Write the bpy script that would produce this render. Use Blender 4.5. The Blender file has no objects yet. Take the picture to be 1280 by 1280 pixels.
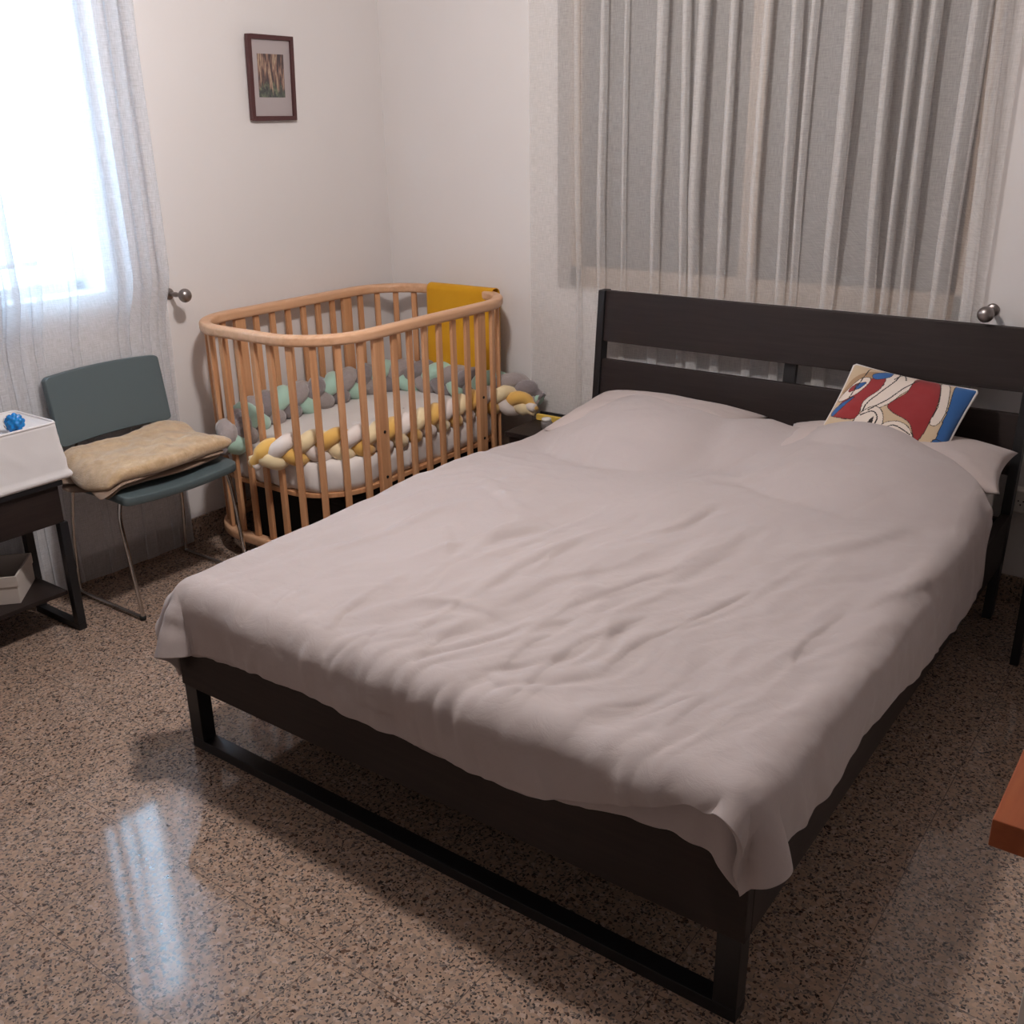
import bpy, bmesh, math, random
import numpy as np
from mathutils import Vector, Matrix
PI = math.pi
C = bpy.context.scene.collection
S = bpy.context.scene

# ------------------------------------------------------------------ camera, world, light, exposure
cam = bpy.data.cameras.new('camera')
cam.sensor_fit = 'HORIZONTAL'; cam.sensor_width = 36.0
cam.lens = 36.0 * 1267.8 / 1280.0
cam.clip_start = 0.02
co = bpy.data.objects.new('camera', cam); C.objects.link(co)
YAW, PIT, ROL = 0.63605937, 0.36662557, -0.01674169
f = Vector((-math.sin(YAW) * math.cos(PIT), math.cos(YAW) * math.cos(PIT), -math.sin(PIT)))
r0 = Vector((math.cos(YAW), math.sin(YAW), 0)); u0 = r0.cross(f)
r1 = math.cos(ROL) * r0 + math.sin(ROL) * u0
u1 = -math.sin(ROL) * r0 + math.cos(ROL) * u0
M3 = Matrix((r1, u1, -f)).transposed()
co.matrix_world = Matrix.Translation((3.415, -3.6578, 1.6282)) @ M3.to_4x4()
S.camera = co

w = bpy.data.worlds.new('daylight'); S.world = w; w.use_nodes = True
bg = w.node_tree.nodes['Background']
bg.inputs['Color'].default_value = (0.52, 0.76, 1.0, 1)
bg.inputs['Strength'].default_value = 24.0
portal = bpy.data.lights.new('window_portal', 'AREA')
portal.shape = 'RECTANGLE'; portal.size = 1.3; portal.size_y = 0.4
portal.cycles.is_portal = True
po = bpy.data.objects.new('window_portal', portal); C.objects.link(po)
po.location = (-0.26, -1.70, 1.70); po.rotation_euler = (0, -PI / 2, 0)
S.view_settings.view_transform = 'Standard'
S.view_settings.look = 'None'
S.view_settings.gamma = 1.0
S.view_settings.use_curve_mapping = False
S.view_settings.exposure = 0.0
S.cycles.max_bounces = 10
S.cycles.transparent_max_bounces = 24
S.cycles.sample_clamp_indirect = 6.0
LAMP_LOC = (1.66, -1.80, 2.44)
LAMP_W = 107.0
LAMP_COL = (1.0, 0.925, 0.895)

# ------------------------------------------------------------------ materials
def srgb(r, g, b):
    def k(c):
        c /= 255.0
        return c / 12.92 if c <= 0.04045 else ((c + 0.055) / 1.055) ** 2.4
    return (k(r), k(g), k(b), 1.0)

def mat(name, col, rough=0.5, metal=0.0, spec=0.5):
    m = bpy.data.materials.new(name); m.use_nodes = True
    b = m.node_tree.nodes['Principled BSDF']
    b.inputs['Base Color'].default_value = col
    b.inputs['Roughness'].default_value = rough
    b.inputs['Metallic'].default_value = metal
    b.inputs['Specular IOR Level'].default_value = spec
    return m

class NT:
    def __init__(s, m):
        s.t = m.node_tree; s.n = s.t.nodes; s.b = s.n['Principled BSDF']
    def add(s, typ, **kw):
        n = s.n.new(typ)
        for k, v in kw.items():
            if k in n.inputs: n.inputs[k].default_value = v
            else: setattr(n, k, v)
        return n
    def link(s, a, b): s.t.links.new(a, b)
    def coord(s, scale=(1, 1, 1), which='Object', rot=(0, 0, 0)):
        tc = s.n.new('ShaderNodeTexCoord'); mp = s.n.new('ShaderNodeMapping')
        mp.inputs['Scale'].default_value = scale; mp.inputs['Rotation'].default_value = rot
        s.link(tc.outputs[which], mp.inputs['Vector']); return mp.outputs['Vector']
    def ramp(s, fac, stops, interp='LINEAR'):
        r = s.n.new('ShaderNodeValToRGB'); r.color_ramp.interpolation = interp
        e = r.color_ramp.elements
        while len(e) < len(stops): e.new(0.5)
        for x, (p, c) in zip(e, stops): x.position = p; x.color = c
        s.link(fac, r.inputs['Fac']); return r.outputs['Color']
    def bump(s, h, strength=0.3, dist=0.005):
        b = s.n.new('ShaderNodeBump'); b.inputs['Strength'].default_value = strength
        b.inputs['Distance'].default_value = dist
        s.link(h, b.inputs['Height']); s.link(b.outputs['Normal'], s.b.inputs['Normal'])
    def noise(s, vec, scale, detail=3, rough=0.55, dist=0.0):
        n = s.n.new('ShaderNodeTexNoise')
        n.inputs['Scale'].default_value = scale; n.inputs['Detail'].default_value = detail
        n.inputs['Roughness'].default_value = rough; n.inputs['Distortion'].default_value = dist
        s.link(vec, n.inputs['Vector']); return n.outputs['Fac']

def m_wall():
    m = mat('painted_plaster', (0.70, 0.655, 0.60, 1), 0.75, 0, 0.25); n = NT(m)
    v = n.coord()
    a = n.noise(v, 2.2, 3)
    n.link(n.ramp(a, [(0.3, (0.760, 0.727, 0.715, 1)), (0.7, (0.780, 0.747, 0.735, 1))]), n.b.inputs['Base Color'])
    n.bump(n.noise(v, 60, 4), 0.12, 0.003)
    return m

def granite(name, bright=1.0, rough=0.07, grout=True):
    m = mat(name, (0.4, 0.3, 0.25, 1), rough, 0, 0.4); n = NT(m)
    v = n.coord(which='Object')
    wn = n.n.new('ShaderNodeTexNoise'); wn.inputs['Scale'].default_value = 90; wn.inputs['Detail'].default_value = 2
    n.link(v, wn.inputs['Vector'])
    mx = n.add('ShaderNodeVectorMath', operation='MULTIPLY_ADD')
    n.link(wn.outputs['Color'], mx.inputs[0]); mx.inputs[1].default_value = (0.010, 0.010, 0.010)
    n.link(v, mx.inputs[2])
    def vor(scale):
        o = n.n.new('ShaderNodeTexVoronoi'); o.inputs['Scale'].default_value = scale
        n.link(mx.outputs['Vector'], o.inputs['Vector'])
        sp = n.n.new('ShaderNodeSeparateColor'); n.link(o.outputs['Color'], sp.inputs['Color'])
        return sp
    def c(r, g, b): return (r * bright, g * bright, b * bright, 1)
    big = vor(125); sm = vor(230)
    base = n.ramp(big.outputs['Red'], [(0.0, c(.37, .255, .190)), (0.28, c(.42, .290, .215)), (0.52, c(.33, .240, .185)), (0.74, c(.27, .205, .170)), (0.88, c(.45, .335, .27))], 'CONSTANT')
    dk = n.ramp(sm.outputs['Green'], [(0.0, (0.055, 0.048, 0.046, 1)), (0.08, (0.14, 0.118, 0.108, 1)), (0.20, (1, 1, 1, 1))], 'CONSTANT')
    msk = n.ramp(sm.outputs['Green'], [(0.0, (1, 1, 1, 1)), (0.20, (0, 0, 0, 1))], 'CONSTANT')
    mix = n.add('ShaderNodeMix', data_type='RGBA')
    n.link(msk, mix.inputs[0]); n.link(base, mix.inputs[6]); n.link(dk, mix.inputs[7])
    out = mix.outputs[2]
    dk2 = n.ramp(big.outputs['Blue'], [(0.0, (0.34, 0.31, 0.31, 1)), (0.08, (1, 1, 1, 1))], 'CONSTANT')
    mul = n.add('ShaderNodeMix', data_type='RGBA', blend_type='MULTIPLY'); mul.inputs[0].default_value = 1
    n.link(out, mul.inputs[6]); n.link(dk2, mul.inputs[7]); out = mul.outputs[2]
    if grout:
        sx = n.n.new('ShaderNodeSeparateXYZ'); n.link(v, sx.inputs[0])
        def line(o, off):
            a = n.add('ShaderNodeMath', operation='ADD'); n.link(o, a.inputs[0]); a.inputs[1].default_value = -off + 30.5
            p = n.add('ShaderNodeMath', operation='PINGPONG'); n.link(a.outputs[0], p.inputs[0]); p.inputs[1].default_value = 0.1525
            l = n.add('ShaderNodeMath', operation='LESS_THAN'); n.link(p.outputs[0], l.inputs[0]); l.inputs[1].default_value = 0.0011
            return l.outputs[0]
        a = line(sx.outputs['X'], 1.490); b = line(sx.outputs['Y'], -2.560)
        q = n.add('ShaderNodeMath', operation='MAXIMUM'); n.link(a, q.inputs[0]); n.link(b, q.inputs[1])
        g = n.add('ShaderNodeMix', data_type='RGBA'); n.link(q.outputs[0], g.inputs[0])
        n.link(out, g.inputs[6]); g.inputs[7].default_value = (0.14, 0.108, 0.092, 1); out = g.outputs[2]
    n.link(out, n.b.inputs['Base Color'])
    return m

def m_wood(name, ca, cb, cc, scale=(1, 1, 1), rough=0.45, axis=2, bump=0.05, ns=9.0):
    """straight-grained wood; the grain runs along the given object axis"""
    m = mat(name, ca, rough); n = NT(m)
    sc = [ns * 6, ns * 6, ns * 6]; sc[axis] = ns * 0.35
    v = n.coord(tuple(sc))
    a = n.noise(v, 1.0, 6, 0.6, 0.4)
    n.link(n.ramp(a, [(0.30, ca), (0.52, cb), (0.75, cc)]), n.b.inputs['Base Color'])
    n.bump(a, bump, 0.002)
    return m

def m_cloth(name, ca, cb, scale=1.0, rough=0.9, weave=700, bump=0.15, sheen=0.3, spec=0.2, crinkle=0.0):
    m = mat(name, ca, rough, 0, spec); n = NT(m)
    v = n.coord()
    a = n.noise(v, 5 * scale, 4)
    n.link(n.ramp(a, [(0.35, ca), (0.65, cb)]), n.b.inputs['Base Color'])
    n.b.inputs['Sheen Weight'].default_value = sheen
    if crinkle:
        n.bump(n.noise(v, 16, 6, 0.55, 0.6), crinkle, 0.012)
    else:
        n.bump(n.noise(v, weave, 2), bump, 0.001)
    return m

def m_sheer(name, col, lo, hi, weave=1.0, back=0.42):
    m = bpy.data.materials.new(name); m.use_nodes = True
    t = m.node_tree; n = t.nodes; n.clear()
    out = n.new('ShaderNodeOutputMaterial')
    tc = n.new('ShaderNodeUVMap')
    def streak(sx, sy):
        mp = n.new('ShaderNodeMapping'); mp.inputs['Scale'].default_value = (sx, sy, 1)
        t.links.new(tc.outputs['UV'], mp.inputs['Vector'])
        no = n.new('ShaderNodeTexNoise'); no.inputs['Scale'].default_value = 1.0
        no.inputs['Detail'].default_value = 3.0; no.inputs['Roughness'].default_value = 0.6
        t.links.new(mp.outputs['Vector'], no.inputs['Vector']); return no.outputs['Fac']
    a = streak(22 * weave, 330 * weave); b = streak(330 * weave, 22 * weave)
    ad = n.new('ShaderNodeMath'); ad.operation = 'ADD'
    t.links.new(a, ad.inputs[0]); t.links.new(b, ad.inputs[1])
    mr = n.new('ShaderNodeMapRange'); mr.inputs['From Min'].default_value = 0.72; mr.inputs['From Max'].default_value = 1.28
    mr.inputs['To Min'].default_value = lo; mr.inputs['To Max'].default_value = hi
    t.links.new(ad.outputs[0], mr.inputs['Value'])
    d = n.new('ShaderNodeBsdfDiffuse'); d.inputs['Color'].default_value = col
    tr = n.new('ShaderNodeBsdfTranslucent'); tr.inputs['Color'].default_value = col
    m1 = n.new('ShaderNodeMixShader'); m1.inputs[0].default_value = back
    t.links.new(d.outputs[0], m1.inputs[1]); t.links.new(tr.outputs[0], m1.inputs[2])
    tp = n.new('ShaderNodeBsdfTransparent')
    m2 = n.new('ShaderNodeMixShader')
    t.links.new(mr.outputs[0], m2.inputs[0]); t.links.new(tp.outputs[0], m2.inputs[1]); t.links.new(m1.outputs[0], m2.inputs[2])
    t.links.new(m2.outputs[0], out.inputs['Surface'])
    return m

MT = {}
MT['wall'] = m_wall()
MT['ceil'] = mat('ceiling_paint', (0.72, 0.69, 0.66, 1), 0.85)
MT['floor'] = granite('speckled_granite_tiles')
MT['skirt'] = granite('speckled_granite_skirting', 0.9, 0.3, False)
MT['beech'] = m_wood('beech_wood', srgb(186, 132, 92), srgb(204, 151, 109), srgb(216, 168, 128), ns=7)
MT['beech_y'] = m_wood('beech_wood_rail', srgb(200, 154, 118), srgb(212, 166, 130), srgb(222, 179, 144), axis=1, ns=7)
MT['blackwood_x'] = m_wood('dark_stained_panel', srgb(33, 25, 24), srgb(40, 31, 29), srgb(48, 38, 35), axis=0, rough=0.55, ns=10)
MT['blackwood_y'] = m_wood('dark_stained_panel_side', srgb(33, 25, 24), srgb(40, 31, 29), srgb(48, 38, 35), axis=1, rough=0.5, ns=10)
MT['blackmetal'] = mat('black_powder_coated_steel', srgb(24, 24, 27), 0.42)
MT['chrome'] = mat('chrome_steel', (0.62, 0.60, 0.58, 1), 0.14, 1.0)
MT['brushed'] = mat('brushed_nickel', (0.30, 0.27, 0.26, 1), 0.36, 1.0)
for k_ in ('blackwood_x', 'blackwood_y'): MT[k_].node_tree.nodes['Principled BSDF'].inputs['Specular IOR Level'].default_value = 0.3
MT['green'] = mat('grey_green_leather', srgb(87, 101, 105), 0.45)
MT['duvet'] = m_cloth('dusty_pink_cotton', srgb(179, 168, 166), srgb(182, 171, 169), weave=420, bump=0.10, sheen=0.15, crinkle=0.26)
MT['pillowcase'] = m_cloth('pink_pillowcase', srgb(186, 172, 168), srgb(190, 176, 172), weave=420, bump=0.1)
MT['sheet'] = m_cloth('white_cotton_sheet', srgb(220, 214, 211), srgb(226, 221, 218), weave=300, bump=0.15)
MT['padcover'] = m_cloth('white_pad_cover', srgb(230, 227, 228), srgb(236, 233, 234), weave=300, bump=0.2)
MT['white'] = mat('white_plastic', srgb(225, 220, 214), 0.45)
MT['card'] = mat('white_cardboard', srgb(206, 196, 188), 0.7)
MT['orange'] = m_wood('orange_varnished_wood', srgb(140, 68, 32), srgb(152, 76, 37), srgb(162, 86, 44), axis=1, rough=0.4, ns=8)
MT['sheer_back'] = m_sheer('sheer_linen_curtain', (0.86, 0.835, 0.815, 1), 0.38, 0.57, 1.15, 0.22)
MT['sheer_left'] = m_sheer('sheer_white_curtain', (0.87, 0.89, 0.93, 1), 0.42, 0.66, 1.15, 0.42)
MT['sheer_dense'] = m_sheer('dense_white_curtain', (0.86, 0.88, 0.92, 1), 0.50, 0.72, 1.15, 0.42)
MT['shutter'] = mat('closed_roller_shutter', srgb(92, 80, 72), 0.7)
MT['alu'] = mat('beige_window_frame', srgb(176, 152, 130), 0.5)
MT['glass'] = None
MT['rubber'] = mat('black_rubber', srgb(18, 18, 18), 0.7)
MT['hole'] = mat('dark_socket_hole', srgb(25, 24, 24), 0.6)

def glass():
    m = bpy.data.materials.new('window_glass'); m.use_nodes = True
    b = m.node_tree.nodes['Principled BSDF']
    b.inputs['Base Color'].default_value = (0.95, 0.98, 1, 1)
    b.inputs['Roughness'].default_value = 0.02; b.inputs['Transmission Weight'].default_value = 1.0
    b.inputs['IOR'].default_value = 1.05
    return m
MT['glass'] = glass()

# ------------------------------------------------------------------ mesh helpers
def obj(name, bm, m, parent=None, smooth=False, bevel=None):
    me = bpy.data.meshes.new(name)
    if bevel:
        bmesh.ops.remove_doubles(bm, verts=bm.verts, dist=1e-6)
        es = [e for e in bm.edges if len(e.link_faces) == 2 and e.calc_face_angle(0) > 0.6]
        bmesh.ops.bevel(bm, geom=es, offset=bevel, segments=2, affect='EDGES', profile=0.6)
    bmesh.ops.recalc_face_normals(bm, faces=bm.faces)
    bm.to_mesh(me); bm.free()
    ms = m if isinstance(m, (list, tuple)) else [m]
    for x in ms: me.materials.append(x)
    if smooth:
        me.polygons.foreach_set('use_smooth', [True] * len(me.polygons))
    o = bpy.data.objects.new(name, me); C.objects.link(o)
    if parent: o.parent = parent; o.matrix_parent_inverse = parent.matrix_world.inverted() if False else Matrix.Translation(-Vector(parent.location))
    return o

def thing(name, label, cat, loc=(0, 0, 0), group=None):
    o = bpy.data.objects.new(name, None); C.objects.link(o)
    o.location = loc; o.empty_display_size = 0.05
    o['label'] = label; o['category'] = cat
    if group: o['group'] = group
    return o

def tag(o, label, cat, group=None):
    o['label'] = label; o['category'] = cat
    if group: o['group'] = group
    return o

def struct(name, bm, m, parent=None, bevel=None):
    o = obj(name, bm, m, parent, bevel=bevel)
    if not parent: o['kind'] = 'structure'
    return o

def box(bm, lo, hi, mtx=None):
    vs = [bm.verts.new((x, y, z)) for z in (lo[2], hi[2]) for y in (lo[1], hi[1]) for x in (lo[0], hi[0])]
    for q in ((0, 2, 3, 1), (4, 5, 7, 6), (0, 1, 5, 4), (2, 6, 7, 3), (0, 4, 6, 2), (1, 3, 7, 5)):
        bm.faces.new([vs[i] for i in q])
    if mtx is not None:
        for v in vs: v.co = mtx @ v.co
    return vs

def B(lo, hi, mtx=None):
    bm = bmesh.new(); box(bm, lo, hi, mtx); return bm

def bar(bm, a, b, wx, wy, up=(0, 0, 1)):
    """rectangular bar from a to b; wx across, wy along the 'up' side"""
    a = Vector(a); b = Vector(b); d = (b - a).normalized(); up = Vector(up)
    if abs(d.dot(up)) > 0.99: up = Vector((0, 1, 0))
    s = d.cross(up).normalized(); t = s.cross(d)
    vs = []
    for p in (a, b):
        for i, j in ((-1, -1), (1, -1), (1, 1), (-1, 1)):
            vs.append(bm.verts.new(p + s * (i * wx / 2) + t * (j * wy / 2)))
    for q in ((3, 2, 1, 0), (4, 5, 6, 7), (0, 1, 5, 4), (1, 2, 6, 5), (2, 3, 7, 6), (3, 0, 4, 7)):
        bm.faces.new([vs[i] for i in q])

def catmull(pts, n=8, closed=False):
    P = [Vector(p) for p in pts]; out = []; N = len(P)
    rng = range(N if closed else N - 1)
    for i in rng:
        if closed: p0, p1, p2, p3 = P[i - 1], P[i], P[(i + 1) % N], P[(i + 2) % N]
        else: p0, p1, p2, p3 = P[max(i - 1, 0)], P[i], P[i + 1], P[min(i + 2, N - 1)]
        for k in range(n):
            t = k / n
            out.append(0.5 * ((2 * p1) + (p2 - p0) * t + (2 * p0 - 5 * p1 + 4 * p2 - p3) * t * t + (3 * p1 - p0 - 3 * p2 + p3) * t ** 3))
    if not closed: out.append(P[-1])
    return out

def tube(bm, pts, rad, n=10, closed=False, caps=True):
    P = [Vector(p) for p in pts]; N = len(P)
    R = rad if isinstance(rad, (list, tuple)) else [rad] * N
    rings = []; prev = None
    for i in range(N):
        if closed: t = P[(i + 1) % N] - P[i - 1]
        else: t = P[min(i + 1, N - 1)] - P[max(i - 1, 0)]
        t.normalize()
        if prev is None:
            a = Vector((0, 0, 1)) if abs(t.z) < 0.9 else Vector((1, 0, 0))
            prev = a
        s = prev - t * prev.dot(t); s.normalize(); prev = s
        q = t.cross(s)
        rings.append([bm.verts.new(P[i] + (s * math.cos(2 * PI * k / n) + q * math.sin(2 * PI * k / n)) * R[i]) for k in range(n)])
    for i in range(N if closed else N - 1):
        a = rings[i]; b = rings[(i + 1) % N]
        for k in range(n):
            bm.faces.new((a[k], a[(k + 1) % n], b[(k + 1) % n], b[k]))
    if not closed and caps:
        bm.faces.new(rings[0][::-1]); bm.faces.new(rings[-1])

def lathe(bm, prof, n=24, mtx=None):
    """profile of (radius, height) turned round the z axis"""
    rings = []
    for r, h in prof:
        ring = [bm.verts.new((r * math.cos(2 * PI * k / n), r * math.sin(2 * PI * k / n), h)) for k in range(n)]
        rings.append(ring)
    for a, b in zip(rings, rings[1:]):
        for k in range(n): bm.faces.new((a[k], a[(k + 1) % n], b[(k + 1) % n], b[k]))
    bm.faces.new(rings[0][::-1]); bm.faces.new(rings[-1])
    if mtx is not None:
        for ring in rings:
            for v in ring: v.co = mtx @ v.co

def grid_mesh(name, P, m, parent=None, smooth=True, uv=None, closed_u=False):
    """P: array (nv, nu, 3)"""
    nv, nu = P.shape[:2]
    idx = np.arange(nv * nu).reshape(nv, nu)
    if closed_u: idx = np.concatenate([idx, idx[:, :1]], 1)
    q = np.stack([idx[:-1, :-1], idx[:-1, 1:], idx[1:, 1:], idx[1:, :-1]], -1).reshape(-1, 4)
    me = bpy.data.meshes.new(name)
    me.from_pydata(P.reshape(-1, 3).tolist(), [], q.tolist())
    if uv is not None:
        lay = me.uv_layers.new(name='UVMap')
        li = np.empty(len(me.loops), dtype=np.int32); me.loops.foreach_get('vertex_index', li)
        lay.data.foreach_set('uv', uv.reshape(-1, 2)[li].astype(np.float32).ravel())
    for x in (m if isinstance(m, (list, tuple)) else [m]): me.materials.append(x)
    me.polygons.foreach_set('use_smooth', [smooth] * len(me.polygons))
    o = bpy.data.objects.new(name, me); C.objects.link(o)
    if parent: o.parent = parent; o.matrix_parent_inverse = Matrix.Translation(-Vector(parent.location))
    return o

_rs = np.random.RandomState(7)
_tab = _rs.rand(64, 64, 64)
def vnoise(p):
    """smooth value noise, p (...,3) -> 0..1"""
    i = np.floor(p).astype(int); f_ = p - i; f_ = f_ * f_ * (3 - 2 * f_)
    r = 0
    for dx in (0, 1):
        for dy in (0, 1):
            for dz in (0, 1):
                wgt = (f_[..., 0] if dx else 1 - f_[..., 0]) * (f_[..., 1] if dy else 1 - f_[..., 1]) * (f_[..., 2] if dz else 1 - f_[..., 2])
                r = r + wgt * _tab[(i[..., 0] + dx) % 64, (i[..., 1] + dy) % 64, (i[..., 2] + dz) % 64]
    return r
def fbm(p, o=3):
    return sum(vnoise(p * 2 ** k + 17.3 * k) * 0.5 ** k for k in range(o)) / sum(0.5 ** k for k in range(o))

def normals(P):
    du = np.gradient(P, axis=1); dv = np.gradient(P, axis=0)
    n = np.cross(du, dv); return n / (np.linalg.norm(n, axis=-1, keepdims=True) + 1e-12)

def upsample(P, k):
    """cubic upsampling of a (nv, nu, 3) grid by k along both axes"""
    def one(A, k):
        n = A.shape[0]; t = np.linspace(0, n - 1, (n - 1) * k + 1)
        i = np.minimum(t.astype(int), n - 2); f_ = (t - i).reshape(-1, *([1] * (A.ndim - 1)))
        g = lambda j: A[np.clip(j, 0, n - 1)]
        p0, p1, p2, p3 = g(i - 1), g(i), g(i + 1), g(i + 2)
        return 0.5 * (2 * p1 + (p2 - p0) * f_ + (2 * p0 - 5 * p1 + 4 * p2 - p3) * f_ ** 2 + (3 * p1 - p0 - 3 * p2 + p3) * f_ ** 3)
    A = one(P, k); return one(A.swapaxes(0, 1), k).swapaxes(0, 1)

# ------------------------------------------------------------------ the room
RX, RY, RZ = 5.20, -5.60, 2.56
struct('floor', B((-0.3, RY - 0.15, -0.08), (RX + 0.15, 0.3, 0)), MT['floor'])
struct('ceiling', B((-0.3, RY - 0.15, RZ), (RX + 0.15, 0.3, RZ + 0.1)), MT['ceil'])
def wall_with_hole(name, axis, a0, a1, h0, h1, z0, z1, p0, p1):
    """a wall running along x or y with one rectangular opening h0..h1, z0..z1"""
    bm = bmesh.new()
    def bb(u0, u1, za, zb):
        if axis == 'x': box(bm, (u0, p0, za), (u1, p1, zb))
        else: box(bm, (p0, u0, za), (p1, u1, zb))
    bb(a0, h0, 0, RZ); bb(h1, a1, 0, RZ); bb(h0, h1, 0, z0); bb(h0, h1, z1, RZ)
    return struct(name, bm, MT['wall'])
YW = 0.025
WB = (0.96, 2.60, 0.957, 2.35)
WL = (-1.90, -1.505, 1.075, 2.35)
wall_with_hole('wall_back', 'x', -0.3, RX + 0.15, WB[0], WB[1], WB[2], WB[3], YW, 0.25)
wall_with_hole('wall_left', 'y', RY - 0.15, YW, WL[0], WL[1], WL[2], WL[3], -0.25, 0.0)
struct('wall_right', B((RX, RY - 0.15, 0), (RX + 0.15, YW, RZ)), MT['wall'])
struct('wall_front', B((0.0, RY - 0.15, 0), (RX, RY, RZ)), MT['wall'])
struct('baseboard_left', B((0.0, RY, 0), (0.012, YW, 0.11)), MT['skirt'], bevel=0.002)
struct('baseboard_back', B((0.012, YW - 0.012, 0), (RX, YW, 0.10)), MT['skirt'], bevel=0.002)

# back window: closed roller shutter behind the sheer curtain
x0, x1, z0, z1 = WB
w2 = bpy.data.objects.new('window_2', None); C.objects.link(w2); w2.location = (1.78, 0.2, z0); w2['kind'] = 'structure'
bm = bmesh.new()
yb0, yb1 = 0.13, 0.19
box(bm, (x0, yb0, z0), (x1, yb1, z0 + 0.085)); box(bm, (x0, yb0, z1 - 0.06), (x1, yb1, z1))
box(bm, (x0, yb0, z0), (x0 + 0.05, yb1, z1)); box(bm, (x1 - 0.05, yb0, z0), (x1, yb1, z1))
box(bm, (1.74, yb0 - .005, z0), (1.80, yb1, z1))
obj('window_frame', bm, MT['alu'], w2)
bm = bmesh.new()
k = z0
while k < z1:
    box(bm, (x0 + 0.002, 0.205, k), (x1 - 0.002, 0.215, min(k + 0.043, z1)))
    box(bm, (x0 + 0.002, 0.209, k + 0.043), (x1 - 0.002, 0.213, min(k + 0.047, z1))); k += 0.047
obj('roller_shutter', bm, MT['shutter'], w2)
obj('window_pane', B((x0 + 0.05, 0.158, z0 + 0.085), (x1 - 0.05, 0.163, z1 - 0.06)), MT['glass'], w2)

# left window, open daylight behind it
y0, y1, z0, z1 = WL
w1 = bpy.data.objects.new('window_1', None); C.objects.link(w1); w1.location = (-0.18, -1.70, z0); w1['kind'] = 'structure'
bm = bmesh.new()
box(bm, (-0.20, y0, z0), (-0.14, y1, z0 + 0.035)); box(bm, (-0.20, y0, z1 - 0.05), (-0.14, y1, z1))
box(bm, (-0.20, y0, z0), (-0.14, y0 + 0.05, z1)); box(bm, (-0.20, y1 - 0.035, z0), (-0.14, y1, z1))
box(bm, (-0.195, y0, z0 + 0.10), (-0.165, y1, z0 + 0.115));
obj('window_frame', bm, MT['white'], w1)
obj('window_pane', B((-0.178, y0 + 0.04, z0 + 0.03), (-0.174, y1 - 0.03, z1 - 0.04)), MT['glass'], w1)
# ------------------------------------------------------------------ ceiling lamp (lights the room)
t = thing('ceiling_lamp', 'unseen round ceiling lamp above the bed foot, base widened to shade the ceiling', 'lamp', (LAMP_LOC[0], LAMP_LOC[1], RZ))
bm = bmesh.new(); lathe(bm, [(0.205, -0.075), (0.21, -0.075), (0.215, -0.02), (0.19, 0.0)], 32, Matrix.Translation((LAMP_LOC[0], LAMP_LOC[1], RZ)))  # unseen base disc, widened to keep the bulb's light off the ceiling
obj('lamp_base_shield', bm, MT['white'], t, True)
ld = bpy.data.lights.new('bulb', 'POINT'); ld.energy = LAMP_W; ld.color = LAMP_COL; ld.shadow_soft_size = 0.09
lo = bpy.data.objects.new('bulb', ld); C.objects.link(lo); lo.parent = t; lo.location = Vector(LAMP_LOC) - Vector(t.location)

# ------------------------------------------------------------------ bed
BX0, BX1, BYF, BYB = 1.226, 2.881, -2.2345, -0.155
ZP = 0.20
bed = thing('bed', 'dark brown double bed with slatted-back headboard and black metal legs', 'bed', ((BX0 + BX1) / 2, (BYF + BYB) / 2, 0))
def hb_y(z): return -0.152 + (z / 0.984) * 0.090
def slab(zlo, zhi, xa, xb, th=0.022, off=0.0):
    bm = bmesh.new(); vs = box(bm, (xa, 0, zlo), (xb, th, zhi))
    for v in vs: v.co.y += hb_y(v.co.z) + off
    return bm
obj('headboard_panel', slab(0.780, 0.984, BX0 + 0.028, BX1 - 0.028), MT['blackwood_x'], bed, bevel=0.003)
obj('headboard_panel', slab(0.503, 0.708, BX0 + 0.028, BX1 - 0.028), MT['blackwood_x'], bed, bevel=0.003)
for xa in (BX0, BX1 - 0.03):
    bm = bmesh.new(); vs = box(bm, (xa, -0.012, 0), (xa + 0.03, 0.038, 0.985))
    for v in vs: v.co.y += hb_y(v.co.z)
    obj('headboard_post', bm, MT['blackmetal'], bed, bevel=0.002)
bm = bmesh.new(); vs = box(bm, (2.03, 0.023, 0.32), (2.075, 0.045, 0.97))
for v in vs: v.co.y += hb_y(v.co.z)
obj('centre_support', bm, MT['blackmetal'], bed)
obj('footboard', B((BX0, BYF, ZP), (BX1, BYF + 0.03, 0.40)), MT['blackwood_x'], bed, bevel=0.003)
for xa in (BX0, BX1 - 0.03):
    obj('side_rail', B((xa, BYF + 0.031, ZP), (xa + 0.03, -0.115, 0.375)), MT['blackwood_y'], bed, bevel=0.003)
obj('cross_rail', B((BX0 + .031, -0.150, 0.26), (BX1 - .031, -0.125, 0.36)), MT['blackwood_x'], bed)
for xa in (BX0 + 0.006, BX1 - 0.056):
    obj('leg', B((xa, BYF + 0.002, 0.031), (xa + 0.05, BYF + 0.045, ZP - 0.0005)), MT['blackmetal'], bed, bevel=0.002)
obj('floor_rail', B((BX0 + 0.006, BYF + 0.002, 0.0), (BX1 - 0.006, BYF + 0.047, 0.030)), MT['blackmetal'], bed, bevel=0.002)
obj('slatted_base', B((BX0 + 0.031, BYF + 0.032, 0.275), (BX1 - 0.031, -0.155, 0.295)), MT['blackwood_x'], bed)

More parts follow.
